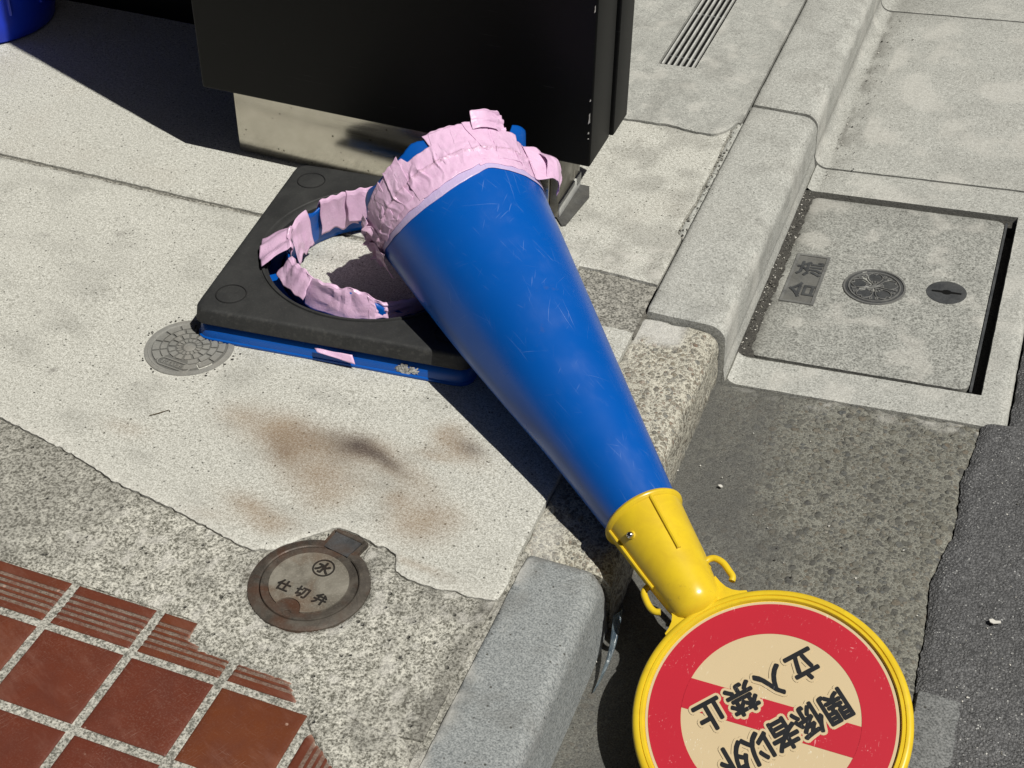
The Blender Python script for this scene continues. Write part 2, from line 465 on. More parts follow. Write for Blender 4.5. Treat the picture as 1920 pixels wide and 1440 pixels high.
def mk_tape(name, col0, col1, grime=0.0):
    k = NM(name)
    c = k.mix(k.ramp(k.noise(34, 4, 0.65, dist=0.6), [(0.32, 0.0), (0.68, 1.0)]), col0, col1)
    cr = k.ramp(k.noise(130, 3, 0.6, dist=1.0), [(0.62, 0.0), (0.74, 0.35)])
    c = k.mix(cr, c, (0.76, 0.66, 0.76))
    gl = k.math('MULTIPLY', k.attr("grime"), k.ramp(k.noise(260, 4, 0.75), [(0.42, 0.0), (0.6, 1.0)]))
    c = k.mix(k.math('MULTIPLY', gl, 0.75), c, (0.22, 0.11, 0.075))
    c = k.mix(k.math('MULTIPLY', k.attr("stain"), 0.65), c, (0.28, 0.19, 0.15))
    k.b.inputs["Subsurface Weight"].default_value = 0.0
    return k.out(c, k.ramp(k.noise(40, 2), [(0.35, 0.24), (0.65, 0.42)]), k.bump(k.noise(110, 4, 0.65, dist=1.6), 0.4, 0.0018), Specular_IOR_Level=0.4)
M['tape'] = mk_tape('pink tape', (0.69, 0.44, 0.635), (0.78, 0.53, 0.725))
M['tape_thin'] = mk_tape('single layer of pink tape over blue', (0.50, 0.41, 0.66), (0.56, 0.46, 0.70))

def mk_rubber():
    k = NM('dusty black rubber')
    c = k.mix(k.ramp(k.noise(16, 4, 0.65, dist=0.8), [(0.35, 0.0), (0.68, 1.0)]), (0.021, 0.0215, 0.0218), (0.036, 0.0365, 0.0358))
    c = k.mix(k.ramp(k.noise(420, 3, 0.7), [(0.55, 0.0), (0.75, 0.35)]), c, (0.10, 0.098, 0.088))
    c = k.mix(k.attr("edgewear"), c, k.mix(k.ramp(k.noise(150, 3), [(0.5, 0.0), (0.75, 0.5)]), c, (0.10, 0.098, 0.09)))
    return k.out(c, 0.66, k.bump(k.noise(300, 2, 0.5), 0.12, 0.0004), Specular_IOR_Level=0.4)
M['rubber'] = mk_rubber()

def mk_blackpaint():
    k = NM('black painted steel')
    sc = scratches(k, k.pos, [(0.2, 9, 700, 0.72)])
    s2 = k.ramp(k.noise(1.0, 1, 0.5, vec=k.map(k.pos, scale=(14, 14, 500), rot=(0, 0.7, 0.3))), [(0.73, 0.0), (0.76, 1.0)])
    m = k.ramp(k.noise(13, 3, 0.6), [(0.52, 0.0), (0.68, 1.0)])
    dots = k.math('MULTIPLY', k.ramp(k.voro(55), [(0.05, 1.0), (0.08, 0.0)]), k.ramp(k.noise(30, 1), [(0.6, 0.0), (0.62, 1.0)]))
    c = k.mix(k.math('MULTIPLY', k.math('MAXIMUM', s2, dots), k.math('MULTIPLY', m, 0.35)), (0.0028, 0.003, 0.0032), (0.08, 0.08, 0.08))
    dust = k.ramp(k.noise(160, 4, 0.7), [(0.6, 0.0), (0.8, 0.04)])
    c = k.mix(dust, c, (0.07, 0.07, 0.065))
    c = k.mix(k.attr("chip"), c, (0.6, 0.6, 0.58))
    return k.out(c, 0.5, k.bump(k.noise(420, 2), 0.08, 0.0006), Specular_IOR_Level=0.16)
M['black'] = mk_blackpaint()

def mk_steel():
    k = NM('stainless steel')
    c = k.mix(k.ramp(k.noise(24, 4, 0.65), [(0.35, 0.4), (0.65, 0.0)]), (0.60, 0.57, 0.50), (0.42, 0.39, 0.33))
    sp = k.math('MULTIPLY', k.ramp(k.voro(75), [(0.10, 1.0), (0.17, 0.0)]), k.ramp(k.noise(30, 2), [(0.52, 0.0), (0.58, 1.0)]))
    c = k.mix(sp, c, (0.10, 0.085, 0.06))
    return k.out(c, k.ramp(k.noise(1.0, 3, 0.6, vec=k.map(k.pos, scale=(6, 6, 300))), [(0.3, 0.15), (0.7, 0.26)]), Metallic=1.0)
M['steel'] = mk_steel()

def mk_iron(name, lo, hi, rust, rk=0.5, rough=0.5, metal=0.55):
    k = NM(name)
    a = k.noise(34, 4, 0.65, dist=0.7)
    c = k.mix(k.ramp(a, [(0.34, 0.0), (0.66, 1.0)]), lo, hi)
    c = k.mix(k.ramp(k.noise(19, 3, 0.6, dist=0.5), [(0.45, 0.0), (0.66, rk)]), c, rust)
    c = k.mix(k.ramp(k.noise(420, 3, 0.7), [(0.52, 0.0), (0.75, 0.4)]), c, [x * 1.7 for x in hi])
    return k.out(c, k.ramp(k.noise(50, 3), [(0.35, rough - 0.12), (0.65, rough + 0.14)]), k.bump(k.noise(190, 3, 0.6), 0.35, 0.001), Metallic=metal)
M['iron'] = mk_iron('worn cast iron', (0.15, 0.135, 0.11), (0.265, 0.245, 0.205), (0.145, 0.09, 0.055), 0.7, 0.5, 0.15)
M['iron_dark'] = mk_iron('dark rusty iron', (0.052, 0.045, 0.038), (0.108, 0.094, 0.078), (0.085, 0.040, 0.024), 0.9, 0.5, 0.15)
M['iron_ink'] = mk_iron('blackened iron lettering', (0.02, 0.018, 0.016), (0.035, 0.03, 0.026), (0.045, 0.025, 0.018), 0.6, 0.6, 0.2)
M['resin'] = mk_iron('grey resin cover', (0.185, 0.185, 0.172), (0.255, 0.25, 0.23), (0.22, 0.20, 0.17), 0.4, 0.7, 0.0)
M['resin_lo'] = mk_iron('grey resin recess', (0.10, 0.10, 0.095), (0.15, 0.148, 0.138), (0.12, 0.115, 0.10), 0.4, 0.75, 0.0)
M['plate'] = mk_iron('dark cast plate', (0.045, 0.047, 0.05), (0.085, 0.088, 0.09), (0.10, 0.10, 0.095), 0.4, 0.5, 0.15)
M['plate_hi'] = mk_iron('worn plate relief', (0.12, 0.12, 0.118), (0.20, 0.20, 0.19), (0.16, 0.155, 0.14), 0.3, 0.55, 0.15)
M['alu'] = mk_iron('worn aluminium bar', (0.42, 0.42, 0.40), (0.62, 0.62, 0.59), (0.45, 0.44, 0.40), 0.3, 0.5, 0.15)
M['stud'] = plain('dark rubber stud', (0.020, 0.020, 0.020), 0.8, spec=0.2)
M['bracket'] = mk_iron('dull galvanised bracket', (0.06, 0.06, 0.058), (0.105, 0.104, 0.098), (0.09, 0.085, 0.07), 0.4, 0.6, 0.05)
M['post'] = mk_iron('brushed pale post', (0.26, 0.245, 0.20), (0.36, 0.34, 0.285), (0.20, 0.18, 0.14), 0.4, 0.4, 0.3)
M['hole'] = plain('dark hollow', (0.008, 0.008, 0.008), 0.9, spec=0.1)
M['screw'] = plain('bright screw', (0.75, 0.74, 0.72), 0.18, 1.0)
M['bin'] = plain('blue bin plastic', (0.006, 0.035, 0.52), 0.35)
M['wall'] = concrete('dark wall cladding', (0.008, 0.008, 0.0085), (0.02, 0.02, 0.02), grain=300, gk=0.3, blot=8, blotk=0.2, pits=0.1)
M['scraped'] = concrete('scraped plastic', (0.16, 0.16, 0.155), (0.62, 0.61, 0.58), grain=300, gk=0.7, blot=60, blotk=0.3, pits=0.3)
M['shell'] = plain('pale crumb', (0.62, 0.60, 0.55), 0.8)
M['twig'] = plain('dry twig', (0.10, 0.075, 0.045), 0.9)

def mk_film():
    k = NM('torn clear film')
    return k.out(k.mix(k.ramp(k.noise(60, 3), [(0.4, 0.0), (0.6, 1.0)]), (0.09, 0.13, 0.17), (0.20, 0.25, 0.28)), 0.25,
                 k.bump(k.noise(120, 3), 0.5, 0.002), Transmission_Weight=0.35, Alpha=0.75)
M['film'] = mk_film()

# ------------------------------------------------------------------ lettering
def text_geo(body, size, bold=0.0, dirs=10, z0=0.0, dz=0.00001):
    """flat glyph outlines, thickened by shifted copies laid in hair-thin layers; returns verts, faces centred on the glyph box"""
    cu = bpy.data.curves.new("lettering", 'FONT')
    cu.body = body; cu.size = size; cu.resolution_u = 4
    cu.align_x = 'CENTER'
    ob = bpy.data.objects.new("lettering", cu)
    COL.objects.link(ob)
    dg = bpy.context.evaluated_depsgraph_get(); dg.update()
    ev = ob.evaluated_get(dg); me = ev.to_mesh()
    vs = np.array([v.co[:] for v in me.vertices]); fs = [tuple(p.vertices) for p in me.polygons]
    ev.to_mesh_clear()
    bpy.data.objects.remove(ob); bpy.data.curves.remove(cu)
    c = (vs.min(0) + vs.max(0)) / 2
    vs = vs - c
    V, F = [], []
    shifts = [(0, 0)] + ([(bold * size * math.cos(2 * PI * q / dirs), bold * size * math.sin(2 * PI * q / dirs)) for q in range(dirs)] if bold else [])
    for q, (sx, sy) in enumerate(shifts):
        o = len(V)
        V += [(x + sx, y + sy, z0 + q * dz) for x, y, _ in vs]
        F += [tuple(i + o for i in f) for f in fs]
    return V, F, vs.max(0) - vs.min(0)

def extruded_text(mb, body, size, bold, Mx, h, mi=0):
    """glyphs as raised relief: caps plus the outline walls"""
    V, F, _ = text_geo(body, size, bold, 8, h, 0.00002)
    mb.add([Mx @ Vector(p) for p in V], F, mi)
    ed = {}
    for f in F:
        for q in range(len(f)):
            e = (f[q], f[(q + 1) % len(f)]); ed[e] = 1
    wv, wf = [], []
    for e in ed:
        if (e[1], e[0]) in ed: continue
        o = len(wv)
        for q in e: wv.append(Mx @ Vector(V[q]))
        for q in e[::-1]: wv.append(Mx @ Vector((V[q][0], V[q][1], 0.0)))
        wf.append((o, o + 3, o + 2, o + 1))
    mb.add(wv, wf, mi)

# ================================================================== THE SETTING
def gz(x): return -0.103 + 0.085 * (x + 0.29)          # gutter falls towards the kerb

# ---- bed under everything
mb = MB()
mb.add([(-40, -40, -0.16), (40, -40, -0.16), (40, 40, -0.16), (-40, 40, -0.16)], [(0, 1, 2, 3)])
tag(mb.build('ground', M['dirt']), kind='structure')
mb = MB()
mb.add([(-12, -6, -0.0065), (-0.434, -6, -0.0065), (-0.434, 12, -0.0065), (-12, 12, -0.0065)], [(0, 1, 2, 3)])
tag(mb.build('joint_bed', M['jointfill']), kind='structure')

# ---- stains on the big slab (x, y, rx, ry, angle, strength)
RUST = [(-.885, 1.317, .030, .022, 0, .45), (-.815, 1.308, .040, .030, 0, .75), (-.795, 1.275, .034, .020, -.9, .85), (-.768, 1.300, .05, .026, 0, .7),
        (-.735, 1.250, .030, .034, -.7, .65), (-.703, 1.215, .024, .028, -.8, .5), (-.786, 1.160, .034, .017, -.3, .6), (-.744, 1.145, .024, .015, 0, .5),
        (-.614, 1.244, .020, .017, -.6, .5), (-.574, 1.214, .036, .028, 0, .6), (-.551, 1.235, .03, .02, 0, .35), (-.605, 1.388, .020, .020, 0, .5),
        (-.575, 1.365, .032, .018, -.4, .65), (-.602, 1.340, .024, .011, 0, .45), (-.70, 1.316, .04, .022, 0, .75), (-.65, 1.297, .03, .013, -.5, .55),
        (-1.02, 1.235, .03, .012, 0, .22), (-.83, 1.13, .03, .01, 0, .2), (-.545, 1.145, .04, .006, -.1, .4), (-.60, 1.285, .04, .018, -.6, .35), (-.68, 1.255, .03, .02, 0, .3)]
SOOT = [(-.709, 1.319, .021, .016, -.15, .92), (-.684, 1.313, .020, .011, -.25, .72), (-.660, 1.304, .019, .009, -.35, .6), (-.638, 1.296, .013, .006, -.3, .35), (-.735, 1.318, .03, .02, 0, .22),
        (-.562, 1.370, .018, .010, -.4, .5), (-.795, 1.270, .03, .016, -.8, .2), (-.76, 1.31, .05, .03, 0, .12)]
_r = random.Random(5)
for _q in range(34):
    _x, _y = -1.75 + 1.3 * _r.random(), 1.17 + .9 * _r.random()
    if _y > 1.74 and _y < 1.80: continue
    _s = _r.choice([.0025, .003, .0045, .006])
    SOOT.append((_x, _y, _s, _s * _r.uniform(.5, 1), _r.random() * 3, _r.uniform(.15, .5)))
def blobs(L, x, y):
    wx = x + 0.0055 * fz(x * 26, y * 26, 3.1); wy = y + 0.0045 * fz(x * 26, y * 26, 9.7)
    s = 0.0
    for (cx, cy, rx, ry, an, k) in L:
        dx, dy = wx - cx, wy - cy
        if abs(dx) > 3.2 * max(rx, ry) or abs(dy) > 3.2 * max(rx, ry): continue
        c, sn = math.cos(an), math.sin(an)
        q = ((dx * c + dy * sn) / rx) ** 2 + ((-dx * sn + dy * c) / ry) ** 2
        s = 1 - (1 - s) * (1 - min(k * 1.18, .97) * math.exp(-q * 0.72))
    return s

crack = interp([(-3.2, 1.30), (-1.6, 1.235), (-1.193, 1.190), (-1.132, 1.178), (-1.084, 1.169), (-1.033, 1.156), (-.985, 1.140), (-.957, 1.134), (-.917, 1.128),
                (-.86, 1.118), (-.827, 1.110), (-.801, 1.105), (-.77, 1.097), (-.743, 1.096), (-.722, 1.107), (-.70, 1.135), (-.675, 1.160), (-.665, 1.171), (-.624, 1.165),
                (-.604, 1.158), (-.596, 1.161), (-.575, 1.153), (-.566, 1.128), (-.543, 1.121), (-.514, 1.119), (-.501, 1.121), (-.483, 1.125), (-.468, 1.121), (-.445, 1.125), (-.428, 1.129)])
def ck(x): return crack(x) + 0.0028 * nz(x * 90, 5.0) + 0.0015 * nz(x * 260, 8.0)

def slab_z(x, y): return 0.0012 * fz(x * 7, y * 7, 0.0, 3)
def slab_at(x, y):
    dC = y - ck(x)
    pale = 0.55 * math.exp(-max(dC, 0) / 0.012) * (0.5 + 0.8 * abs(fz(x * 30, y * 30, 1.0)))
    dk = math.exp(-((x + 1.031) ** 2 + (y - 1.423) ** 2) / 0.0071 ** 1)
    ring = math.hypot(x + 1.031, y - 1.423)
    pale = max(pale, 0.4 * math.exp(-max(ring - .068, 0) / 0.016) * (0.3 + max(fz(x * 40, y * 40, 4), 0)))
    gr = 0.30 * max(fz(x * 10, y * 16, 2.0) - 0.05, 0) + 0.25 * math.exp(-max(1.772 - y, 0) / 0.006) * (0.5 + nz(x * 60, 1))
    return dict(rust=blobs(RUST, x, y), soot=blobs(SOOT, x, y), pale=min(pale, 0.7), grime=min(max(gr, 0), 0.6))
XL = lin(-3.4, -2.0, 0.1) + lin(-2.0, -1.25, 0.012) + lin(-1.25, -0.431, 0.0045) + [-0.431]
side = interp([(1.0, -.428), (1.128, -.430), (1.161, -.427), (1.191, -.431), (1.225, -.4325), (1.295, -.4325), (1.9, -.4335)])
ytop = interp([(-3.4, 1.772), (-.575, 1.772), (-.568, 1.705), (-.43, 1.703)])
tag(patch('pavement', XL, lin(1.1, 1.3, 0.005) + lin(1.3, 1.78, 0.006) + [1.78], M['slab'], bx=lambda y: (-3.4, side(y)),
          by=lambda x: (ck(x) + 0.0012, ytop(x) + 0.0022 * nz(x * 70, 2.0) + 0.0012 * nz(x * 210, 4.0)), zf=slab_z, atf=slab_at), kind='structure')

# ---- slab between the joint and the grey patch
ybot = interp([(-3.4, 1.7835), (-.57, 1.7835), (-.565, 1.838), (-.50, 1.838), (-.43, 1.834)])
yup = interp([(-3.4, 2.36), (-.66, 2.36), (-.645, 2.306), (-.558, 2.316), (-.50, 2.309), (-.469, 2.312), (-.45, 2.335), (-.44, 2.37), (-.43, 2.37)])
xr_up = interp([(1.78, -.4335), (1.973, -.4335), (1.99, -.444), (2.03, -.4455), (2.093, -.441), (2.148, -.443), (2.237, -.443), (2.33, -.446), (2.40, -.445)])
def up_at(x, y):
    gr = 0.5 * math.exp(-max(y - 1.783, 0) / 0.006) * (0.4 + nz(x * 60, 3))
    if x > -0.70:
        gr = max(gr, 0.30 * sstep(-.1, .5, fz(x * 12, y * 12, 6.0)))
        gr = max(gr, 0.34 * sstep(2.02, 1.93, y) * sstep(-.2, .35, fz(x * 18, y * 18, 2.2)))
    pl = 0.35 * sstep(2.0, 1.9, y) * sstep(.1, .5, fz(x * 35, y * 60, 7.0)) if x > -0.62 else 0.0
    return dict(grime=max(min(gr, .6), 0), pale=pl, rust=0.10 * max(fz(x * 9, y * 9, 1.0), 0), soot=0.0)
tag(patch('pavement', lin(-3.4, -2.4, 0.1) + lin(-2.4, -0.75, 0.012) + lin(-.75, -.4335, 0.005) + [-.4335], lin(1.7835, 2.36, 0.006) + [2.36], M['slab'],
          bx=lambda y: (-3.4, xr_up(y) + 0.0016 * nz(y * 90, 3) + 0.001 * nz(y * 300, 1)),
          by=lambda x: (ybot(x) + 0.002 * nz(x * 70, 9.0) + .001 * nz(x * 220, 3), yup(x) + 0.0018 * nz(x * 60, 1.0)),
          zf=slab_z, atf=up_at), kind='structure')
# broken sliver along the kerb
slv = interp([(1.975, -.437), (1.99, -.4415), (2.03, -.4425), (2.093, -.4385), (2.148, -.4405), (2.237, -.4405), (2.33, -.443), (2.40, -.442)])
tag(patch('pavement', [-.442, -.4395, -.437, -.4345, -.4318], lin(1.978, 2.385, 0.004) + [2.385], M['slab_up'],
          bx=lambda y: (slv(y) + 0.0012 * nz(y * 90, 3) + 0.001 * nz(y * 300, 7), -.4318 - 0.0012 * abs(nz(y * 120, 5))), zf=lambda x, y: -0.003 + 0.002 * nz(x * 200, y * 40), edge=0.002), kind='structure')
# ---- grey patched strip with the drain channel
def e_at(x, y):
    c = sstep(.0, .5, fz(x * 16, y * 12, 4.0))
    return dict(grime=0.22 * c + 0.25 * math.exp(-abs(x + .434) / .01), pale=0.30 * sstep(.15, .55, fz(x * 20, y * 20, 11.0)), rust=0.0, soot=0.0)
DR = (-.640, -.566, 2.538, 3.90)
tag(patch('pavement', lin(-1.2, -.7, 0.03) + lin(-.7, -.4335, 0.006) + [-.4335], lin(2.312, 3.0, 0.008) + lin(3.0, 4.2, 0.05) + [4.2], M['slab_up'],
          by=lambda x: (max(yup(x), 2.306) + 0.0035 + 0.0018 * nz(x * 60, 1.0), 4.2), zf=lambda x, y: 0.003 + 0.0015 * fz(x * 8, y * 8, 5, 3), atf=e_at, holes=[DR], depth=0.05), kind='structure')
# ---- rough hollow beside the kerb end
tag(patch('pavement', lin(-.575, -.430, 0.004) + [-.430], lin(1.698, 1.842, 0.004) + [1.842], M['rough'],
          zf=lambda x, y: -0.0175 + 0.004 * fz(x * 40, y * 40, 2) + 0.010 * sstep(-.452, -.434, x) * sstep(1.80, 1.74, y),
          atf=lambda x, y: dict(grime=0.25 + 0.5 * sstep(1.80, 1.84, y) + 0.55 * sstep(-.462, -.448, x), rust=.15, soot=0, pale=0)), kind='structure')

# ---- rough mortar apron between the slab and the tiles
tile_top = interp([(-3.4, .9655), (-.750, .9655), (-.7485, .943), (-.726, .934), (-.70, .9325), (-.68, .932), (-.64, .931), (-.607, .929), (-.595, .915), (-.58, .898), (-.567, .890), (-.43, .905)])
def tt(x): return tile_top(x) + (0.0016 * nz(x * 120, 3) + .0012 * nz(x * 330, 1) if x > -.752 else 0.0)
def apron_z(x, y):
    r = math.hypot(x + .655, y - 1.069)
    k = sstep(-1.06, -.94, x + .05 * fz(x * 10, y * 10, 1))
    z = -0.001 + (0.0022 * fz(x * 70, y * 70, 3, 4) + 0.0016 * fz(x * 16, y * 16, 8)) * k
    z -= 0.006 * (1 - sstep(.071, .078, r))
    if y < 1.165 and -.675 < x < -.615 and y > 1.12: z -= .006
    return z
def apron_at(x, y):
    k = 1 - sstep(-1.02, -.93, x + .10 * fz(x * 9, y * 9, 1) - 0.55 * (y - 1.08))
    r = math.hypot(x + .655, y - 1.069)
    g = 0.35 * k + 0.55 * math.exp(-max(r - .075, 0) / .006) + 0.45 * sstep(-.466, -.44, x + .012 * fz(x * 30, y * 30)) + 0.42 * sstep(-.60, -.55, x) * sstep(1.03, 1.10, y) * sstep(-.35, .4, fz(x * 25, y * 25, 6)) + .22 * sstep(.0, .5, fz(x * 7, y * 9, 31))
    g = max(g, 0.45 * math.exp(-((x + .60) ** 2 + (y - 1.135) ** 2) / .0009))
    return dict(grime=min(g, .8), fine=k, pale=0.5 * (1 - k) * sstep(.25, .5, fz(x * 40, y * 40, 12)), rust=0.35 * math.exp(-max(r - .074, 0) / .008) * max(fz(x * 20, y * 20), 0), soot=0.0)
tag(patch('pavement', lin(-3.4, -1.8, .1) + lin(-1.8, -1.1, .012) + lin(-1.1, -.431, .004) + [-.431], lin(.9655, 1.11, 0.0035) + [1.11], M['rough'],
          bx=lambda y: (-3.4, -.4315 + 0.0015 * nz(y * 80, 2)), by=lambda x: (tt(x) + 0.0015, ck(x) - 0.0016), zf=apron_z, atf=apron_at, edge=.001), kind='structure')
# ---- lower right mortar piece
fl = interp([(.2, -.44), (.76, -.45), (.80, -.470), (.846, -.507), (.876, -.556), (.885, -.565), (.92, -.57)])
ftop = interp([(-.6, .922), (-.562, .921), (-.522, .908), (-.483, .908), (-.455, .905), (-.445, .899), (-.437, .885), (-.43, .86)])
tag(patch('pavement', lin(-.57, -.433, .004) + [-.433], lin(.3, .70, .02) + lin(.70, .91, .004) + [.91], M['rough'],
          bx=lambda y: (fl(y) + .002 * nz(y * 110, 2), -.433 - .003 * abs(nz(y * 50, 9))), by=lambda x: (.3, ftop(x) - .004 + .003 * nz(x * 60, 8)),
          zf=lambda x, y: 0.002 * fz(x * 60, y * 60, 3, 4) + .0015 - .012 * sstep(-.455, -.434, x) * sstep(.86, .90, y), edge=.003,
          atf=lambda x, y: dict(grime=.35 * sstep(0, .5, fz(x * 22, y * 22, 5)), pale=.5 * math.exp(-abs(y - ftop(x)) / .008) * sstep(-.53, -.48, x), rust=0, soot=0)), kind='structure')

# ---- terracotta tiles in their grout
tm = MB()
def tile(x0, x1, y0, y1, tone, grooves=None, clip=None, axis='y', z=0.0005):
    """one tile with rounded arrises; grooves: list of (centre, half width) across the axis"""
    st = 0.0025 if grooves else 0.006
    def axis_pts(a, b, fine, gv):
        L = [a, a + .0012, a + .0028] + lin(a + .0028, b - .0028, 0.0022 if fine else .008) + [b - .0028, b - .0012, b]
        for c, h in (gv or []):
            L += [c - h - .0006, c - h, c + h, c + h + .0006]
        return sorted(set(round(min(max(q, a), b), 5) for q in L))
    gx = axis_pts(x0, x1, axis == 'x' and grooves or clip, grooves if axis == 'x' else None)
    gy = axis_pts(y0, y1, axis == 'y' and grooves, grooves if axis == 'y' else None)
    vs, to, gr, wo = [], [], [], []
    for x in gx:
        for y in gy:
            yy = y
            cut = clip(x) if clip else None
            c = y
            if cut is not None and y > cut: yy = cut
            d = min(x - x0, x1 - x, y - y0, y1 - y)
            zz = z - .0016 * (1 - sstep(0, .0028, d)) ** 2
            g = 0.0
            for (cc, h) in (grooves or []):
                q = yy if axis == 'y' else x
                g = max(g, 1 - sstep(h, h + .0006, abs(q - cc)))
            zz -= .0013 * g
            w = 0.0
            if cut is not None:
                w = (1 - sstep(.002, .009 + .006 * nz(x * 160, 3), cut - yy)) if cut < y1 - .002 else 0.0
                zz -= .003 * w * (cut < y1 - .002)
            vs.append((x, yy, zz)); to.append(tone); gr.append(min(1, g * (0.9 + .2 * nz(x * 50, yy * 50)))); wo.append(w * .8)
    nx, ny = len(gx), len(gy)
    fs = []
    for i in range(nx - 1):
        for j in range(ny - 1):
            q = (i * ny + j, (i + 1) * ny + j, (i + 1) * ny + j + 1, i * ny + j + 1)
            if abs(vs[q[0]][1] - vs[q[3]][1]) < 1e-6 and abs(vs[q[1]][1] - vs[q[2]][1]) < 1e-6: continue
            fs.append(q)
    tm.add(vs, fs, 0, tone=to, groove=gr, worn=wo)
    # skirt down into the grout
    ring = [i * ny for i in range(nx)] + [(nx - 1) * ny + j for j in range(1, ny)] + [i * ny + ny - 1 for i in range(nx - 2, -1, -1)] + [j for j in range(ny - 2, 0, -1)]
    sv2 = [vs[q] for q in ring] + [(vs[q][0], vs[q][1], vs[q][2] - .008) for q in ring]
    n = len(ring)
    tm.add(sv2, [((i + 1) % n, i, n + i, n + (i + 1) % n) for i in range(n)], 0, tone=[tone] * 2 * n, groove=0.0, worn=[.2] * 2 * n)
GY = [(.9465 - .0087 * q, .0022) for q in range(5)]
cols = [-.561 - .12 * q for q in range(0, 18)]
for q, xr in enumerate(cols[:-1]):
    xl = cols[q + 1]
    cl = (lambda x: tt(x) - .0005) if xr > -.75 else None
    if xr > -.60: tile(xl + .0058, -.5705, .9005, .9635, .25 + .5 * random.random(), GY, cl)
    else: tile(xl + .0058, xr - .0058, .9005, .9635, .25 + .55 * random.random(), GY, cl)
    for k, yt in enumerate((.8895, .7715, .6535, .5355)):
        yb = yt - .106
        tone = {(0, 0): .6, (1, 0): .15, (2, 0): .2, (2, 1): .15, (1, 1): .1}.get((q, k), random.random() * .5)
        if q > 8 and k > 1: continue
        tile(xl + .0058, xr - .0058, yb, yt, tone, None, None)
# border tiles running towards the viewer
GX = [(-.5415 + .0087 * q, .0022) for q in range(5)]
bclip = interp([(-.556, .873), (-.53, .860), (-.507, .845), (-.49, .826), (-.485, .815)])
tile(-.5552, -.492, .783, .880, .3, GX, lambda x: bclip(x) + .002 * nz(x * 160, 2), axis='x')
tile(-.5552, -.492, .665, .771, .45, GX, None, axis='x')
tile(-.5552, -.492, .547, .653, .35, GX, None, axis='x')
tag(tm.build('tile_paving', M['tile'], sharp=30), kind='structure')
tag(patch('grout_bed', lin(-3.4, -1.6, .1) + lin(-1.6, -.485, .01) + [-.485], lin(-.6, .5, .1) + lin(.5, .968, .006) + [.968], M['grout'],
          zf=lambda x, y: -0.0021 + 0.0008 * fz(x * 60, y * 60, 1), depth=.006,
          bx=lambda y: (-3.4, min(fl(y) + .004, -.485))), kind='structure')

# ---- kerbs
def profile_block(name, prof, y0, y1, mat, step=0.006, jit=0.0, atf=None, endround=0.0, hole=None, zoff=None, endcap=True):
    """a kerb: the (x, z) profile swept along Y with worn noise; hole=(x0,x1,ya,yb) leaves an opening in the pan"""
    ys = lin(y0, y1, step) + [y1]
    if hole: ys = sorted(set([round(q, 5) for q in ys] + [hole[2], hole[3]]))
    P_ = []
    for i in range(len(prof) - 1):
        (xa, za), (xb, zb) = prof[i], prof[i + 1]
        n = max(1, int(math.hypot(xb - xa, zb - za) / step))
        for q in range(n): P_.append((xa + (xb - xa) * q / n, za + (zb - za) * q / n))
    P_.append(prof[-1])
    if hole:
        for hx in hole[:2]:
            kk = min(range(len(P_)), key=lambda q: abs(P_[q][0] - hx) + (10 if P_[q][1] > -.03 else 0))
            P_[kk] = (hx, gz(hx))
    nP = len(P_)
    vs = []; at = {}
    for y in ys:
        for (x, z) in P_:
            e = min(y - y0, y1 - y)
            dz = jit * (fz(x * 30, y * 30, z * 30) * .6 + fz(x * 90, y * 90, z * 90) * .4)
            dx = jit * .7 * fz(x * 40 + 9, y * 40, z * 40)
            zz = z + dz + (zoff(x, y) if zoff else 0)
            if endround and z > -.06: zz -= endround * (1 - sstep(0, endround * 2.2, e)) ** 2
            elif e < 1e-6: zz -= .0015
            vs.append((x + dx, y, zz))
            if atf:
                for k, a in atf(x, y, z).items(): at.setdefault(k, []).append(a)
    fs = []
    for i in range(len(ys) - 1):
        for j in range(nP - 1):
            if hole and hole[2] - 1e-6 <= ys[i] and ys[i + 1] <= hole[3] + 1e-6 and P_[j][1] < -.03 and hole[0] - 1e-6 <= P_[j][0] and P_[j + 1][0] <= hole[1] + 1e-6: continue
            fs.append((i * nP + j, i * nP + j + 1, (i + 1) * nP + j + 1, (i + 1) * nP + j))
    m = MB(); m.add(vs, fs, 0, **at)
    for yi in ((0, len(ys) - 1) if endcap else ()):
        top = [vs[yi * nP + j] for j in range(nP)]
        bot = [(p[0], p[1], min(p[2], -.15)) if False else (p[0], p[1], -.15) for p in top]
        f = [(j, nP + j, nP + j + 1, j + 1) if yi == 0 else (j, j + 1, nP + j + 1, nP + j) for j in range(nP - 1)]
        sat = {k: [a[yi * nP + j] for j in range(nP)] * 2 for k, a in at.items()}
        m.add(top + bot, f, 0, **sat)
    if hole:
        x0, x1, ya, yb = hole
        for (p, q) in (((x0, ya), (x1, ya)), ((x1, ya), (x1, yb)), ((x1, yb), (x0, yb)), ((x0, yb), (x0, ya))):
            m.add([(p[0], p[1], gz(p[0])), (q[0], q[1], gz(q[0])), (q[0], q[1], gz(q[0]) - .05), (p[0], p[1], gz(p[0]) - .05)], [(0, 1, 2, 3)], 0, **{k: .6 if k == 'grime' else 0.0 for k in at})
    return m.build(name, mat, sharp=50)

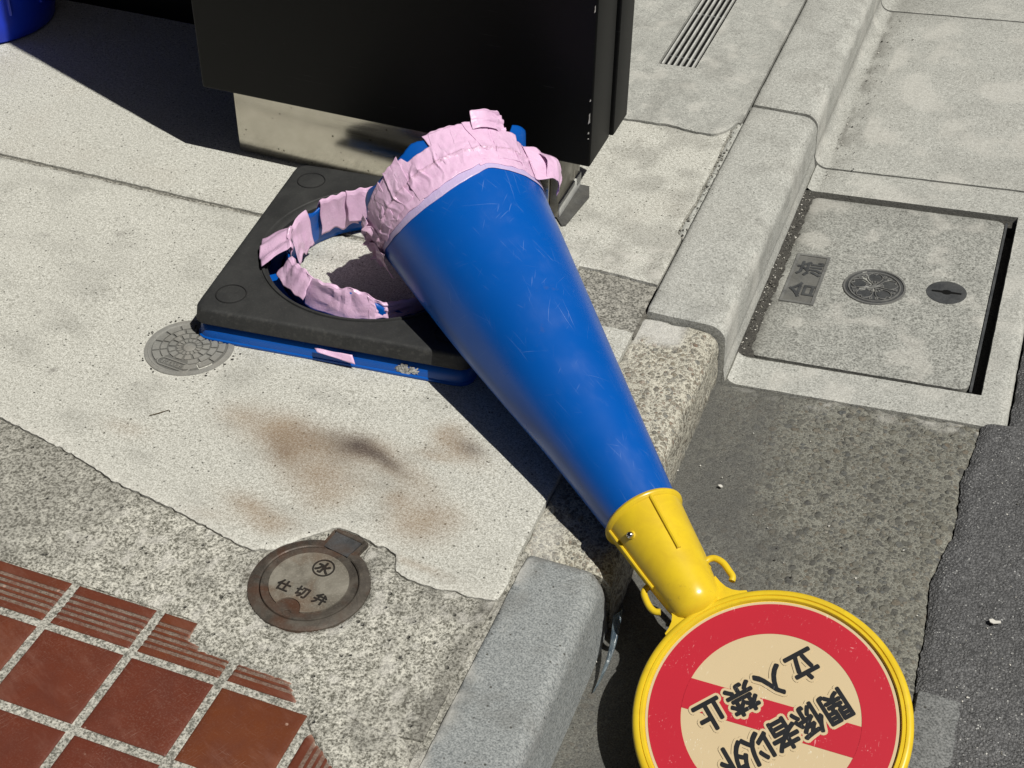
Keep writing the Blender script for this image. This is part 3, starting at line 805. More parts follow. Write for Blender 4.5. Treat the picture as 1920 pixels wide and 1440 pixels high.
def arc(cx, cz, r, a0, a1, n=7): return [(cx + r * math.cos(R(a0 + (a1 - a0) * q / n)), cz + r * math.sin(R(a0 + (a1 - a0) * q / n))) for q in range(n + 1)]
newprof = [(-.431, -.06), (-.431, -.006), (-.4295, -.0015), (-.426, 0)] + [(-.36, .001)] + arc(-.331, -.026, .027, 88, 12) + [(-.3015, -.075)] + arc(-.2765, -.0785, .0255, 175, 268, 7) + [(.05, gz(.05)), (.110, gz(.11)), (.120, gz(.12) - .003), (.1245, gz(.12) - .010), (.125, -.14)]
def newk_at(x, y, z):
    g = 0.0; p = 0.0
    if z < -.06:
        g = .78 * math.exp(-max(x + .275, 0) / (.034 + .022 * nz(y * 8, 1))) * sstep(2.2, 2.62, y) * (.35 + .65 * sstep(-.45, .15, fz(x * 40, y * 18, 2)))
        g = max(g, .10 * sstep(0, .5, fz(x * 9, y * 9, 4)))
        g = max(g, .5 * sstep(3.05, 3.165, y) * math.exp(-max(x + .27, 0) / .10))
        if x < -.274 and 1.78 < y: g *= .25
    elif x > -.335: g = .22 * sstep(-.2, .4, fz(x * 14, y * 25, z * 40))
    else: g = .16 * sstep(-.1, .5, fz(x * 16, y * 16, 7)) + .25 * math.exp(-abs(x + .431) / .008)
    if x > -.315 and z > -.1: p = .28 * sstep(.0, .4, fz(x * 10, y * 9, 3))
    return dict(grime=min(g, .75), pale=p, rust=.05 * max(fz(x * 8, y * 8), 0), soot=0.0)
HOLE = (-.297, .080, 1.838, 2.362)
tag(profile_block('kerb', newprof, 1.768, 2.452, M['kerb'], .007, .0007, newk_at, endround=.006, hole=HOLE), kind='structure')
tag(profile_block('kerb', newprof, 2.458, 3.174, M['kerb'], .008, .0007, newk_at, endround=.003), kind='structure')
tag(profile_block('kerb', newprof, 3.180, 4.30, M['kerb'], .02, .0007, newk_at, endround=.003), kind='structure')

oldprof = [(-.434, -.06), (-.434, -.014), (-.4325, -.0115), (-.428, -.010)] + [(-.36, -.010)] + arc(-.337, -.034, .024, 85, 10) + [(-.311, -.075), (-.309, -.108), (-.295, -.115)]
def oldk_at(x, y, z):
    cap = sstep(1.688, 1.712, y + .016 * fz(x * 40, y * 40, 2) - .10 * max(x + .39, 0)) * sstep(-.352, -.372, x) * (z > -.03)
    cap2 = .75 * sstep(1.31, 1.285, y) * (z > -.03) * sstep(-.38, -.405, x + .01 * fz(x * 30, y * 40, 8))
    ed = .5 * math.exp(-abs(x + .432) / .008)
    g = .5 * sstep(-.085, -.108, z)
    return dict(pale=min(max(cap, cap2 * .6, ed), .95), grime=g)
tag(profile_block('kerb', oldprof, 1.226, 1.7635, M['agg'], .004, .0034, oldk_at, endround=.006), kind='structure')
lowprof = [(-.4225, -.06), (-.4225, -.006), (-.421, -.0015), (-.417, 0)] + [(-.345, .0)] + arc(-.340, -.022, .022, 88, 10) + [(-.3125, -.07), (-.3085, -.108), (-.30, -.112)]
def low_at(x, y, z):
    ed = .75 * math.exp(-abs(x + .421) / .007) * sstep(-.2, .3, fz(x * 30, y * 22, 3))
    end = .5 * sstep(1.205, 1.222, y + .006 * fz(x * 60, y * 60))
    return dict(pale=min(ed, .7), grime=.25 * sstep(.1, .5, fz(x * 18, y * 18, 5)) * (z > -.05) + end * .5, rust=end * .3, soot=0.0)
def low_zoff(x, y):
    e = 1.224 - y
    return -0.0035 * (1 - sstep(0, .03, e)) - .03 * (1 - sstep(0.0, .05, e)) * sstep(-.345, -.305, x)
tag(profile_block('kerb', lowprof, .25, 1.223, M['granite'], .006, .0009, low_at, endround=.006, zoff=low_zoff), kind='structure')

# ---- joint mortar between lower kerb and pavement
tag(patch('joint_mortar', [-.4335, -.431, -.428, -.425, -.4222], lin(.3, 1.22, .004) + [1.22], M['rough'],
          zf=lambda x, y: -0.005 + 0.0035 * fz(x * 60, y * 45, 3), edge=0.0,
          atf=lambda x, y: dict(grime=.35 + .35 * nz(y * 20, 2), pale=.45 * sstep(.0, .4, fz(y * 14, 7, 2)), rust=0, soot=0)), kind='structure')

# ---- old exposed aggregate gutter
gedge = interp([(.2, .074), (1.21, .074), (1.245, .073), (1.29, .071), (1.344, .071), (1.43, .064), (1.47, .070), (1.531, .081), (1.60, .079), (1.641, .075), (1.70, .084), (1.77, .088)])
def ge(y): return gedge(y) + .0018 * nz(y * 45, 2) + .0016 * nz(y * 140, 4) + .0012 * nz(y * 330, 9)
def gut_at(x, y):
    b = -.195 + .030 * fz(x * 8, y * 8, 3) + .06 * sstep(1.62, 1.35, y)
    g = (1 - sstep(b - .05, b + .055, x + .015 * fz(x * 40, y * 40, 2))) * .95
    g = max(g, .5 * sstep(1.30, 1.05, y) * (1 - sstep(-.15, -.02, x)))
    p = .65 * math.exp(-(1.768 - y - .012) ** 2 / .00018) * sstep(.05, .35, fz(x * 26, y * 60, 9)) + .5 * math.exp(-(1.768 - y) / .02) * sstep(.1, .4, fz(x * 22, y * 22, 4))
    p *= sstep(-.31, -.28, x)
    g *= .82 + .35 * fz(x * 14, y * 9, 6)
    return dict(grime=min(max(g, 0), .97), pale=min(p, .8))
tag(patch('gutter', lin(-.335, .09, .0055) + [.09], lin(.2, .9, .02) + lin(.9, 1.767, .006) + [1.767], M['agg_gutter'],
          bx=lambda y: (-.335, ge(y)), zf=lambda x, y: gz(x) - .002 + .0026 * fz(x * 45, y * 45, 5, 4) * sstep(-.25, -.1, x) + .0012 * fz(x * 12, y * 12, 1), atf=gut_at, edge=.004, depth=.05), kind='structure')
# ---- small kerb stone beside the sign
ks = MB()
box(ks, (.0765, .70, -.13), (.130, 1.238, gz(.1) + .0035), .004)
M['granite_dark'] = concrete('dark kerb stone', (0.085, 0.088, 0.088), (0.26, 0.265, 0.262), grain=380, gk=0.6, blot=22, blotk=0.12, pits=0.9)
tag(ks.build('kerb', M['granite_dark']), kind='structure')
# ---- road
def road_bx(y): return (min(ge(y) + .0012 + .002 * nz(y * 160, 8), .2) if y < 1.772 else .1275 + .004 * nz(y * 30, 4) + .002 * nz(y * 110, 3), 6.5)
tag(patch('road', lin(.08, .45, .006) + lin(.45, 1.0, .05) + lin(1.0, 6.5, .5) + [6.5], lin(-3.5, .7, .3) + lin(.7, 2.1, .007) + lin(2.1, 8, .4) + [8], M['asphalt'],
          bx=road_bx, zf=lambda x, y: gz(min(x, .1)) + .002 + .02 * max(x - .1, 0) + .0028 * fz(x * 50, y * 50, 2, 4) - .003 * (1 - sstep(0, .012, x - road_bx(y)[0])), edge=.002, depth=.05), kind='structure')

# ================================================================== COVERS AND DRAINS
# ---- square concrete lid set in the gutter
lid = empty('gutter_lid', (-.11, 2.10, gz(-.11)), 'square grey concrete gutter lid with flower emblem and lettered plate', 'manhole cover')
inv = Matrix.Translation((.11, -2.10, -gz(-.11)))
def lz(x): return gz(x) - .0015
def rrect(x0, x1, y0, y1, r, n=6):
    out = []
    for cx, cy, a in ((x1 - r, y0 + r, -90), (x1 - r, y1 - r, 0), (x0 + r, y1 - r, 90), (x0 + r, y0 + r, 180)):
        for q in range(n + 1): out.append((cx + r * math.cos(R(a + 90 * q / n)), cy + r * math.sin(R(a + 90 * q / n))))
    return out
lm = MB()
LX0, LX1, LY0, LY1 = -.281, .060, 1.850, 2.348
xs = sorted(set(lin(LX0, LX1, .006) + [LX1])); ys = sorted(set(lin(LY0, LY1, .006) + [LY1]))
def corner(x, y, r=.016):
    """pulls the grid into rounded, slightly worn corners"""
    for sx, cx in ((-1, LX0 + r), (1, LX1 - r)):
        for sy, cy in ((-1, LY0 + r), (1, LY1 - r)):
            dx, dy = (x - cx) * sx, (y - cy) * sy
            if dx > 0 and dy > 0:
                m = max(dx, dy); l = math.hypot(dx, dy)
                if l > 0: return cx + sx * dx * m / l, cy + sy * dy * m / l
    return x, y
vs, gr, pa = [], [], []
for i, x in enumerate(xs):
    for j, y in enumerate(ys):
        X, Y = corner(x, y)
        de = min(i, len(xs) - 1 - i, j, len(ys) - 1 - j)
        if de == 0 and X < -.27: X += .004 * nz(y * 60, 3) + .002
        z = lz(X) - (.003 if de == 0 else .0005 if de == 1 else 0) + .0006 * fz(x * 12, y * 12, 3)
        vs.append((X, Y, z))
        k = math.exp(-(x - LX0) / .045) * (.55 + .5 * fz(x * 16, y * 12, 2)) + .25 * sstep(2.24, 2.34, y)
        gr.append(min(max(k * .75, 0), .7)); pa.append(.3 * sstep(.1, .5, fz(x * 14, y * 14, 8)))
n0 = len(vs)
fs = grid_faces(len(xs), len(ys))
lm.add(vs, fs, 0, grime=gr, pale=pa)
ny = len(ys); nx = len(xs)
ring = [i * ny for i in range(nx)] + [(nx - 1) * ny + j for j in range(1, ny)] + [i * ny + ny - 1 for i in range(nx - 2, -1, -1)] + [j for j in range(ny - 2, 0, -1)]
n = len(ring)
lm.add([vs[q] for q in ring] + [(vs[q][0], vs[q][1], vs[q][2] - .045) for q in ring], [((i + 1) % n, i, n + i, n + (i + 1) % n) for i in range(n)], 0, grime=[.5] * 2 * n, pale=0.0)
lm.build('slab', M['lid'], lid, inv=inv)
sl_ = math.atan(.085)
def LM(x, y, dz, rot=0.0): return inv @ Matrix.Translation((x, y, lz(x) + dz)) @ Matrix.Rotation(-sl_, 4, 'Y') @ Matrix.Rotation(rot, 4, 'Z')
# lettered plate
px, py = -.2365, 2.077
m = MB(); prism(m, rrect(-.0285, .0285, -.074, .074, .002, 2), -.001, .0006, 0, LM(px, py, 0)); pl = m.build('nameplate', M['resin_lo'], lid)
m = MB()
for (a, b, c, d) in ((-.0285, .0285, -.074, -.069), (-.0285, .0285, .069, .074), (-.0285, -.0235, -.069, .069), (.0235, .0285, -.069, .069)):
    prism(m, [(a, c), (b, c), (b, d), (a, d)], .0006, .0022, 0, LM(px, py, 0))
m.build('plate_rim', M['plate_hi'], pl)
m = MB()
extruded_text(m, '合', .046, .018, LM(px + .001, py - .034, .0006, PI / 2), .0012)
extruded_text(m, '流', .046, .018, LM(px + .001, py + .031, .0006, PI / 2), .0012)
m.build('lettering', M['plate'], pl)
# flower emblem
em = MB(); lathe(em, [(0, .0004), (.0515, .0004), (.0515, -.002)], 48, LM(-.122, 2.083, 0)); emb = em.build('emblem', M['plate'], lid)
m = MB()
lathe(m, [(.0405, .0004), (.041, .0022), (.0428, .0024), (.0434, .0008)], 64, LM(-.122, 2.083, 0))
lathe(m, [(.0480, .0004), (.0484, .0022), (.0512, .0024), (.0518, -.001)], 64, LM(-.122, 2.083, 0))
m.build('rim', M['plate_hi'], emb)
m = MB()
for q in range(5):
    a = PI / 2 + 2 * PI * q / 5 + .12
    T = LM(-.122, 2.083, .0004, a - PI / 2)
    pet = [(0, .006), (-.006, .012), (-.0115, .021), (-.0125, .028), (-.010, .034), (-.005, .0385), (-.002, .0365), (0, .0345), (.002, .0365), (.005, .0385), (.010, .034), (.0125, .028), (.0115, .021), (.006, .012)]
    prism(m, [(x * .80, .004 + y * .90) for x, y in pet], 0, .0008, 1, T)
    for s_ in (1, -1):
        tube(m, [T @ Vector((s_ * x * -1, y, .0011)) for x, y in smooth_path([(p[0], p[1], 0) for p in pet[:8]], 3) for _ in (0,)] if False else [T @ Vector((s_ * p.x, p.y, .0012)) for p in smooth_path([(x, y, 0) for x, y in pet[:8]], 3)], .0009, 6, 0)
    for d_ in (-.35, 0, .35):
        tube(m, [T @ Vector((math.sin(d_) * t, math.cos(d_) * t, .0014)) for t in (.003, .010, .0135)], .0008, 6, 0)
        lathe(m, [(0, .0026), (.0018, .0022), (.0022, .0006)], 10, T @ Matrix.Translation((math.sin(d_) * .014, math.cos(d_) * .014, 0)), 0)
    b = LM(-.122, 2.083, .0004, a + PI / 5 - PI / 2)
    for dx in (-.005, .0045):
        prism(m, [(dx - .0026, .030), (dx + .0026, .030), (dx + .003, .0375), (dx - .003, .0375)], 0, .0015, 0, b)
        prism(m, [(dx - .001, .0318), (dx + .001, .0318), (dx + .001, .0358), (dx - .001, .0358)], .0015, .0017, 1, b)
lathe(m, [(0, .0026), (.003, .0024), (.0045, .0006)], 14, LM(-.122, 2.083, .0004), 0)
m.build('flower', [M['plate_hi'], M['plate']], emb)
# key hole
m = MB(); lathe(m, [(0, .0006), (.0325, .0006), (.0335, -.002)], 40, LM(-.007, 2.099, 0)); kh = m.build('key_plate', M['plate'], lid)
m = MB()
slot = [(-.024, -.0022), (-.0075, -.003), (-.005, -.0055), (0, -.007), (.005, -.0055), (.0075, -.003), (.024, -.0022), (.024, .0022), (.0075, .003), (.005, .0055), (0, .007), (-.005, .0055), (-.0075, .003), (-.024, .0022)]
prism(m, slot, -.0005, .00085, 0, LM(-.007, 2.099, 0, .03)); m.build('key_slot', M['hole'], kh)
# dark dirt packed round the lid
m = MB()
fx0, fx1, fy0, fy1 = HOLE
dx_ = lin(fx0, -.268, .005) + [-.268]
vs = []
for i, x in enumerate(dx_):
    for y in lin(fy0, fy1, .006) + [fy1]:
        vs.append((x, y, gz(x) - .0035 + .003 * fz(x * 60, y * 60, 4) - .006 * (i == len(dx_) - 1)))
m.add(vs, grid_faces(len(dx_), len(lin(fy0, fy1, .006)) + 1))
for (a, b, c, d, dz) in ((-.268, fx1, fy0, LY0 + .004, .020), (-.268, fx1, LY1 - .004, fy1, .013), (LX1 - .004, fx1, LY0 + .004, LY1 - .004, .034)):
    m.add([(a, c, gz(a) - dz), (b, c, gz(b) - dz), (b, d, gz(b) - dz), (a, d, gz(a) - dz)], [(0, 1, 2, 3)])
tag(m.build('gutter_dirt', M['dirt']), kind='structure')
# rebate strips along the slot
m = MB()
for (p, q) in (((LX1 + .0015, LY0), (LX1 + .0055, LY1)), ):
    prism(m, [(p[0], p[1]), (q[0], p[1]), (q[0], q[1]), (p[0], q[1])], gz(.06) - .03, gz(.06) - .006)
m.build('lid_frame', M['plate'], lid, inv=inv)

# ---- drain grate
dr = empty('drain_grate', (-.603, 2.9, 0), 'long ribbed metal drain grate set in the grey pavement strip', 'drain')
idr = Matrix.Translation((.603, -2.9, 0))
m = MB()
x0, x1, y0, y1 = DR
m.add([(x0, y0, -.0058), (x1, y0, -.0058), (x1, y1, -.0058), (x0, y1, -.0058)], [(0, 1, 2, 3)])
m.build('channel', M['hole'], dr, inv=idr)
for q in range(6):
    m = MB(); c = x0 + .0075 + q * (x1 - x0 - .015) / 5
    box(m, (c - .0016, y0 + .001, -.0052), (c + .0016, y1, .0035), .0006)
    m.build('bar', M['alu'], dr, inv=idr)
for q in range(6):
    m = MB(); box(m, (x0 + .001, y0 + .05 + q * .2, -.0055), (x1 - .001, y0 + .056 + q * .2, -.0040), .0005); m.build('cross_bar', M['plate'], dr, inv=idr)

# ---- valve cover
VC = Vector((-.655, 1.069, 0.0))
val = empty('valve_cover', VC, 'rusty round iron valve cover with raised characters in rough mortar', 'manhole cover')
m = MB()
lathe(m, [(.060, -.008), (.0615, .0012), (.063, .0024), (.070, .0016), (.0755, -.0005), (.0765, -.006)], 96)
m.build('frame', M['iron_dark'], val)
m = MB()
hl = [(-.024, .052), (.021, .052), (.026, .098), (-.022, .098)]
Hm = Matrix.Rotation(-.13, 4, 'Z')
prism(m, [(-.024, .055), (.024, .052), (.027, .093), (.012, .097), (-.010, .097), (-.024, .093)], -.008, .0006, 0, Hm)
prism(m, [(-.018, .060), (.018, .058), (.021, .086), (-.018, .088)], .0006, .0032, 1, Hm)
tube(m, [Hm @ Vector((-.019, .091, .0025)), Hm @ Vector((.022, .089, .0025))], .003, 10, 0)
m.build('hinge', [M['iron_dark'], mk_iron('blue grey worn iron', (0.045, 0.046, 0.048), (0.088, 0.090, 0.094), (0.085, 0.06, 0.045), 0.6, 0.5, 0.15)], val)
m = MB()
lathe(m, [(0.0, .0012), (.050, .0012), (.0595, .0018), (.0603, .0008), (.0605, -.006)], 96)
ring_o = m.build('lid', M['iron_dark'], val)
# raised centre plate with a finger notch
npt = []
nc = Vector((-.006, -.0475)); nr = .0165
NP = 160
for q in range(NP):
    a = 2 * PI * q / NP
    p = Vector((.0495 * math.cos(a), .0495 * math.sin(a)))
    npt.append(p)
notch = [p for p in npt if (p - nc).length >= nr]
# order: start after the notch
a_s = math.atan2(nc.y, nc.x)
notch.sort(key=lambda p: (math.atan2(p.y, p.x) - a_s) % (2 * PI))
pA, pB = notch[-1], notch[0]
aA = math.atan2(pA.y - nc.y, pA.x - nc.x); aB = math.atan2(pB.y - nc.y, pB.x - nc.x)
if aB < aA: aB, aA = aB, aA
d_ = (aB - aA)
inner = []
for q in range(1, 16):
    a = aA + (((aB - aA) % (-2 * PI)) if True else 0) * q / 16
    inner.append(nc + Vector((math.cos(a), math.sin(a))) * nr)
poly = [(p.x, p.y) for p in notch] + [(p.x, p.y) for p in inner]
m = MB(); prism(m, poly, .0008, .0032)
plate = m.build('plate', M['iron'], ring_o, sharp=20)
m = MB()
Tm = Matrix.Rotation(-.07, 4, 'Z') @ Matrix.Translation((0, 0, .0032))
for gch, gx_, gy_ in (('仕', -.026, -.0165), ('切', .000, -.0185), ('弁', .026, -.0205)):
    extruded_text(m, gch, .0185, .03, Matrix.Translation((gx_, gy_, .0032)) @ Matrix.Rotation(-.10, 4, 'Z'), .0008)
LT = Matrix.Translation((.0068, .027, .0032))
lathe(m, [(.0122, 0), (.0122, .0009), (.0142, .0009), (.0142, 0)], 48, LT)
extruded_text(m, '水', .0195, .035, LT @ Matrix.Rotation(-.2, 4, 'Z'), .0009)
m.build('lettering', M['iron_ink'], plate)
m = MB(); tube(m, [(-.003 + .0055 * math.cos(a), -.053 + .0045 * math.sin(a), .0016) for a in np.linspace(.3, 5.6, 16)], .0009, 6); m.build('finger_ring', M['iron_dark'], ring_o)

# ---- small round cover with a brick ring pattern
CC = Vector((-1.031, 1.423, 0))
cov = empty('round_cover', CC, 'small grey round cover with a brick ring pattern under the weight corner', 'manhole cover')
m = MB(); lathe(m, [(0, .0004), (.0555, .0004), (.0575, .0022), (.060, .0022), (.0605, .0016), (.0655, .0012), (.067, -.004)], 96); m.build('disc', [M['resin'], M['resin_lo']], cov)
for p_ in bpy.data.objects['disc'].data.polygons: p_.material_index = 1 if p_.center.to_2d().length < .0553 else 0
m = MB()
def sector(m, r0, r1, a0, a1, h=.0022, n=5, z0=.0004):
    pts = [(r1 * math.cos(a0 + (a1 - a0) * q / n), r1 * math.sin(a0 + (a1 - a0) * q / n)) for q in range(n + 1)] + [(r0 * math.cos(a1 - (a1 - a0) * q / n), r0 * math.sin(a1 - (a1 - a0) * q / n)) for q in range(n + 1)]
    prism(m, pts, z0, z0 + h)
la = -PI / 2 - .12
def blocked(a, w): return abs((a - la + PI) % (2 * PI) - PI) < w
for r0, r1, cnt, ph, bw in ((.0435, .0535, 14, .1, .62), (.0325, .0415, 13, .3, .62), (.0205, .0302, 13, .1, 0)):
    for q in range(cnt):
        a = 2 * PI * q / cnt + ph; gp = .0014 / r0
        if bw and blocked(a + PI / cnt, bw): continue
        sector(m, r0, r1, a + gp, a + 2 * PI / cnt - gp)
for q in range(16):
    a = 2 * PI * q / 16
    prism(m, [(.0115, -.0014), (.016, -.0024), (.018, -.0015), (.0185, 0), (.018, .0015), (.016, .0024), (.0115, .0014)], .0004, .0018, 0, Matrix.Rotation(a, 4, 'Z'))
lathe(m, [(0, .0022), (.008, .002), (.0095, .0008)], 32)
m.build('brick_relief', M['resin'], cov, sharp=20)
m = MB()
T = Matrix.Rotation(-.10, 4, 'Z') @ Matrix.Translation((0.004, -.0435, .0004))
def capsule(hw, hr, n=10): return [(hw + hr * math.cos(R(-90 + 180 * q / n)), hr * math.sin(R(-90 + 180 * q / n))) for q in range(n + 1)] + [(-hw + hr * math.cos(R(90 + 180 * q / n)), hr * math.sin(R(90 + 180 * q / n))) for q in range(n + 1)]
for k_ in (0,):
    c = capsule(.0195, .0078)
    tube(m, [T @ Vector((x, y, .001)) for x, y in c + c[:1]], .0011, 8)
extruded_text(m, 'おすいます', .0088, .03, T @ Matrix.Translation((0, 0, 0)), .0011)
m.build('label_plate', M['resin'], cov, sharp=20)

# ================================================================== CABINET, WALL, BIN
cab = empty('cabinet', (-.92, 2.0, 0), 'tall matt black steel cabinet standing on a stainless plinth', 'cabinet')
ic = Matrix.Translation((.92, -2.0, 0))
m = MB(); box(m, (-1.267, 1.903, .14), (-.576, 2.004, 1.75), .0035, seg=3)
m.build('front_panel', M['black'], cab, inv=ic)
for (za, zb, w) in ((.216, .236, .0018), (.190, .192, .0014), (.199, .203, .0013), (.255, .259, .0010), (.40, .412, .0012), (.43, .47, .0012)):
    m = MB(); ry = [nz(za * 90, q * 3.1) for q in range(8)]
    poly = [(-w * (1 + .6 * ry[0]), za), (w * .7, za + .2 * (zb - za) * (1 + ry[1])), (w * (.8 + ry[2]), za + .6 * (zb - za)), (w * .5, zb), (-w * .4, zb - .15 * (zb - za)), (-w * (.5 + ry[3]), (za + zb) / 2)]
    m.add([(-.5805 + x, 1.9024, z) for x, z in poly] + [(-.5805 + x, 1.9032, z) for x, z in poly], [tuple(range(6)), tuple(range(6, 12))[::-1]] + [(q, 6 + q, 6 + (q + 1) % 6, (q + 1) % 6) for q in range(6)])
    m.build('paint_chip', M['shell'], cab, smooth=False, inv=ic)
m = MB(); box(m, (-1.262, 2.004, .152), (-.588, 2.0125, 1.74), 0); m.build('seam', M['hole'], cab, inv=ic)
m = MB(); box(m, (-1.267, 2.0125, .138), (-.572, 2.088, 1.752), .003, seg=3); m.build('door', M['black'], cab, inv=ic)
m = MB(); box(m, (-1.25, 2.088, .14), (-.70, 2.33, 1.74), .004); m.build('housing', M['black'], cab, inv=ic)
m = MB()
box(m, (-1.2325, 1.9425, .004), (-.655, 2.06, .1395), .0012)
plin = m.build('plinth', M['steel'], cab, inv=ic)
m = MB(); box(m, (-.6545, 1.947, .004), (-.6405, 2.06, .1395), .001); m.build('corner_post', M['post'], cab, inv=ic)
m = MB(); box(m, (-.672, 1.9412, .006), (-.6702, 1.9424, .139), 0); m.build('plinth_joint', M['hole'], plin)
for o_ in (bpy.data.objects['plinth_joint'],): o_.data.transform(ic)
m = MB()
T = Matrix()
prism(m, [(-.645, 1.952), (-.627, 1.930), (-.621, 1.934), (-.612, 2.03), (-.622, 2.06), (-.645, 2.06)], .001, .0042)
box(m, (-.6405, 1.95, .0042), (-.6375, 2.06, .030), .0005, 1)
m.build('base_bracket', [M['bracket'], M['alu']], cab, inv=ic)

wl = empty('shop_wall', (-2.4, 2.5, 0), 'dark clad foot of a shop wall behind the black cabinet', 'wall')
iw = Matrix.Translation((2.4, -2.5, 0))
m = MB(); box(m, (-7.0, 2.356, -.05), (-.86, 2.75, 5.5), .003); m.build('wall_face', M['wall'], wl, inv=iw)
m = MB(); box(m, (-7.0, 2.345, -.05), (-.87, 2.357, .16), .003); m.build('skirting', M['black'], wl, inv=iw)

bn = empty('plastic_bin', (-1.965, 2.215, 0), 'bright blue round plastic bin at the far left corner', 'bin')
m = MB()
lathe(m, [(0, .004), (.118, .004), (.128, .0), (.136, .006), (.139, .02), (.142, .045), (.140, .052), (.146, .10), (.160, .30), (.168, .42), (.176, .43), (.178, .44), (.172, .445), (.164, .43), (.140, .08), (0, .06)], 72)
m.build('body', M['bin'], bn)
m = MB(); lathe(m, [(.168, .40), (.182, .405), (.185, .412), (.182, .42), (.168, .424)], 72); m.build('rim', M['bin'], bn)
m = MB()
for q in range(12):
    a = 2 * PI * q / 12
    tube(m, [((.139 + .052 * z) * math.cos(a) * 1.01, (.139 + .052 * z) * math.sin(a) * 1.01, z) for z in (.06, .2, .38)], .004, 8)
m.build('ribs', M['bin'], bn)

# ================================================================== RUBBER WEIGHT AND BLUE BASE
WC = Vector((-.844, 1.680, 0)); WA = R(5.7)
def sq_ring(h, r, n=160):
    """points of a rounded square of half size h and corner radius r at n even angles"""
    out = []
    for q in range(n):
        a = 2 * PI * q / n
        c, s = math.cos(a), math.sin(a)
        t = h / max(abs(c), abs(s)); x, y = c * t, s * t
        ix, iy = h - r, h - r
        if abs(x) > ix and abs(y) > iy:
            # ray against the corner circle
            cx, cy = math.copysign(ix, x), math.copysign(iy, y)
            b = c * cx + s * cy; d = b * b - (cx * cx + cy * cy - r * r)
            if d > 0: t = b + math.sqrt(d); x, y = c * t, s * t
        out.append((x, y))
    return out
def loft(m, rings, **at):
    n = len(rings[0]); vs = []
    for rg in rings: vs += rg
    fs = []
    for i in range(len(rings) - 1):
        for j in range(n):
            fs.append((i * n + j, i * n + (j + 1) % n, (i + 1) * n + (j + 1) % n, (i + 1) * n + j))
    m.add(vs, fs, 0, **at)
NW = 200
def cr(r, z): return [(r * math.cos(2 * PI * q / NW), r * math.sin(2 * PI * q / NW), z) for q in range(NW)]
def sr(h, r, z): return [(x, y, z) for x, y in sq_ring(h, r, NW)]
wt = empty('rubber_weight', WC, 'square black rubber weight with a round hole lying over the blue base', 'cone weight', rotz=WA)
ZT = .0555
HS = .2135
m = MB()
rings = [cr(.168, .030), sr(HS - .008, .016, .0285), sr(HS - .0015, .017, .0292), sr(HS, .018, .0315), sr(HS - .0025, .018, .0505), sr(HS - .0034, .018, .0528), sr(HS - .0055, .018, .0548), sr(HS - .0085, .017, ZT - .0001), sr(HS - .012, .016, ZT),
         cr(.1815, ZT), cr(.1795, ZT - .0018), cr(.178, ZT - .0018), cr(.1772, ZT + .0010), cr(.1735, ZT + .0010), cr(.1715, ZT - .003), cr(.168, ZT - .006), cr(.166, .030)]
ew = []
for q in range(len(rings)): ew += [.9 if q in (4, 5) else .5 if q in (3, 6) else 0.0] * NW
loft(m, rings, edgewear=ew)
m.build('block', M['rubber'], wt, sharp=35)
for (x, y) in ((-.170, -.165), (-.170, .163), (.170, -.165), (.170, .163)):
    m = MB()
    lathe(m, [(0, ZT - .0002), (.0185, ZT - .0002), (.0212, ZT - .0006)], 40, Matrix.Translation((x, y, .0009)))
    lathe(m, [(.0214, ZT), (.0220, ZT + .0016), (.0228, ZT + .0016), (.0236, ZT)], 40, Matrix.Translation((x, y, 0)), 1)
    m.build('stud', [M['rubber'], M['stud']], wt)

bs = empty('torn_base_plate', WC, 'torn blue square cone base with pink taped rim under the black weight', 'cone base', rotz=WA)
m = MB()
frings = [cr(.150, .024), cr(.150, .0265), sr(HS - .026, .016, .0275), sr(HS - .014, .018, .0262), sr(HS - .0065, .02, .0222), sr(HS - .003, .021, .0155), sr(HS - .0015, .022, .009), sr(HS - .001, .022, .0055), sr(HS + .001, .023, .004), sr(HS + .001, .023, .001), sr(HS - .005, .021, .0008), cr(.150, .002)]
loft(m, frings, wear=.6)
m.build('flange', M['blue'], bs)
# scraped paint spots on the front edge of the flange
for (cx, w_, h_) in ((.112, .010, .0085), (.128, .008, .0055), (.104, .004, .003)):
    m = MB(); NQ = 26; ring_ = []
    for q in range(NQ):
        a = 2 * PI * q / NQ
        k_ = 1 + .55 * nz(math.cos(a) * 3 + cx * 90, math.sin(a) * 3, 3) + .4 * nz(math.cos(a) * 8, math.sin(a) * 8 + cx * 70, 3)
        zz = .0125 + h_ * math.sin(a) * k_
        zz = min(max(zz, .0052), .0215)
        ring_.append((cx + w_ * math.cos(a) * k_, -(HS - .0015 - max(zz - .009, 0) * .22) - .0009, zz))
    m.add([(cx, -(HS - .0024) - .0009, .0125)] + ring_, [(0, 1 + q, 1 + (q + 1) % NQ) for q in range(NQ)])
    m.build('scrape', M['scraped'], bs, smooth=False)
# torn stub of the cone inside the hole
def stub_r(z): return .147 - .16 * z
def stub_top(a):
    return .072 + .008 * nz(math.cos(a) * 2.2, math.sin(a) * 2.2, 4) + .006 * nz(math.cos(a) * 9, math.sin(a) * 9, 2) - (.035 * (1 - sstep(.55, 1.05, abs((a - R(-22) + PI) % (2 * PI) - PI))))
m = MB()
NS = 180
vs = []
for q in range(NS):
    a = 2 * PI * q / NS
    zt = stub_top(a)
    for k in range(9):
        z = .002 + (zt - .002) * k / 8
        r = stub_r(z) + .0015 * nz(math.cos(a) * 6, math.sin(a) * 6, z * 40)
        vs.append((r * math.cos(a), r * math.sin(a), z))
m.add(vs, grid_faces(NS, 9, wrapu=True), 0, wear=.5)
st = m.build('torn_rim', M['blue'], bs)
sd = st.modifiers.new('thickness', 'SOLIDIFY'); sd.thickness = .0028; sd.offset = -1

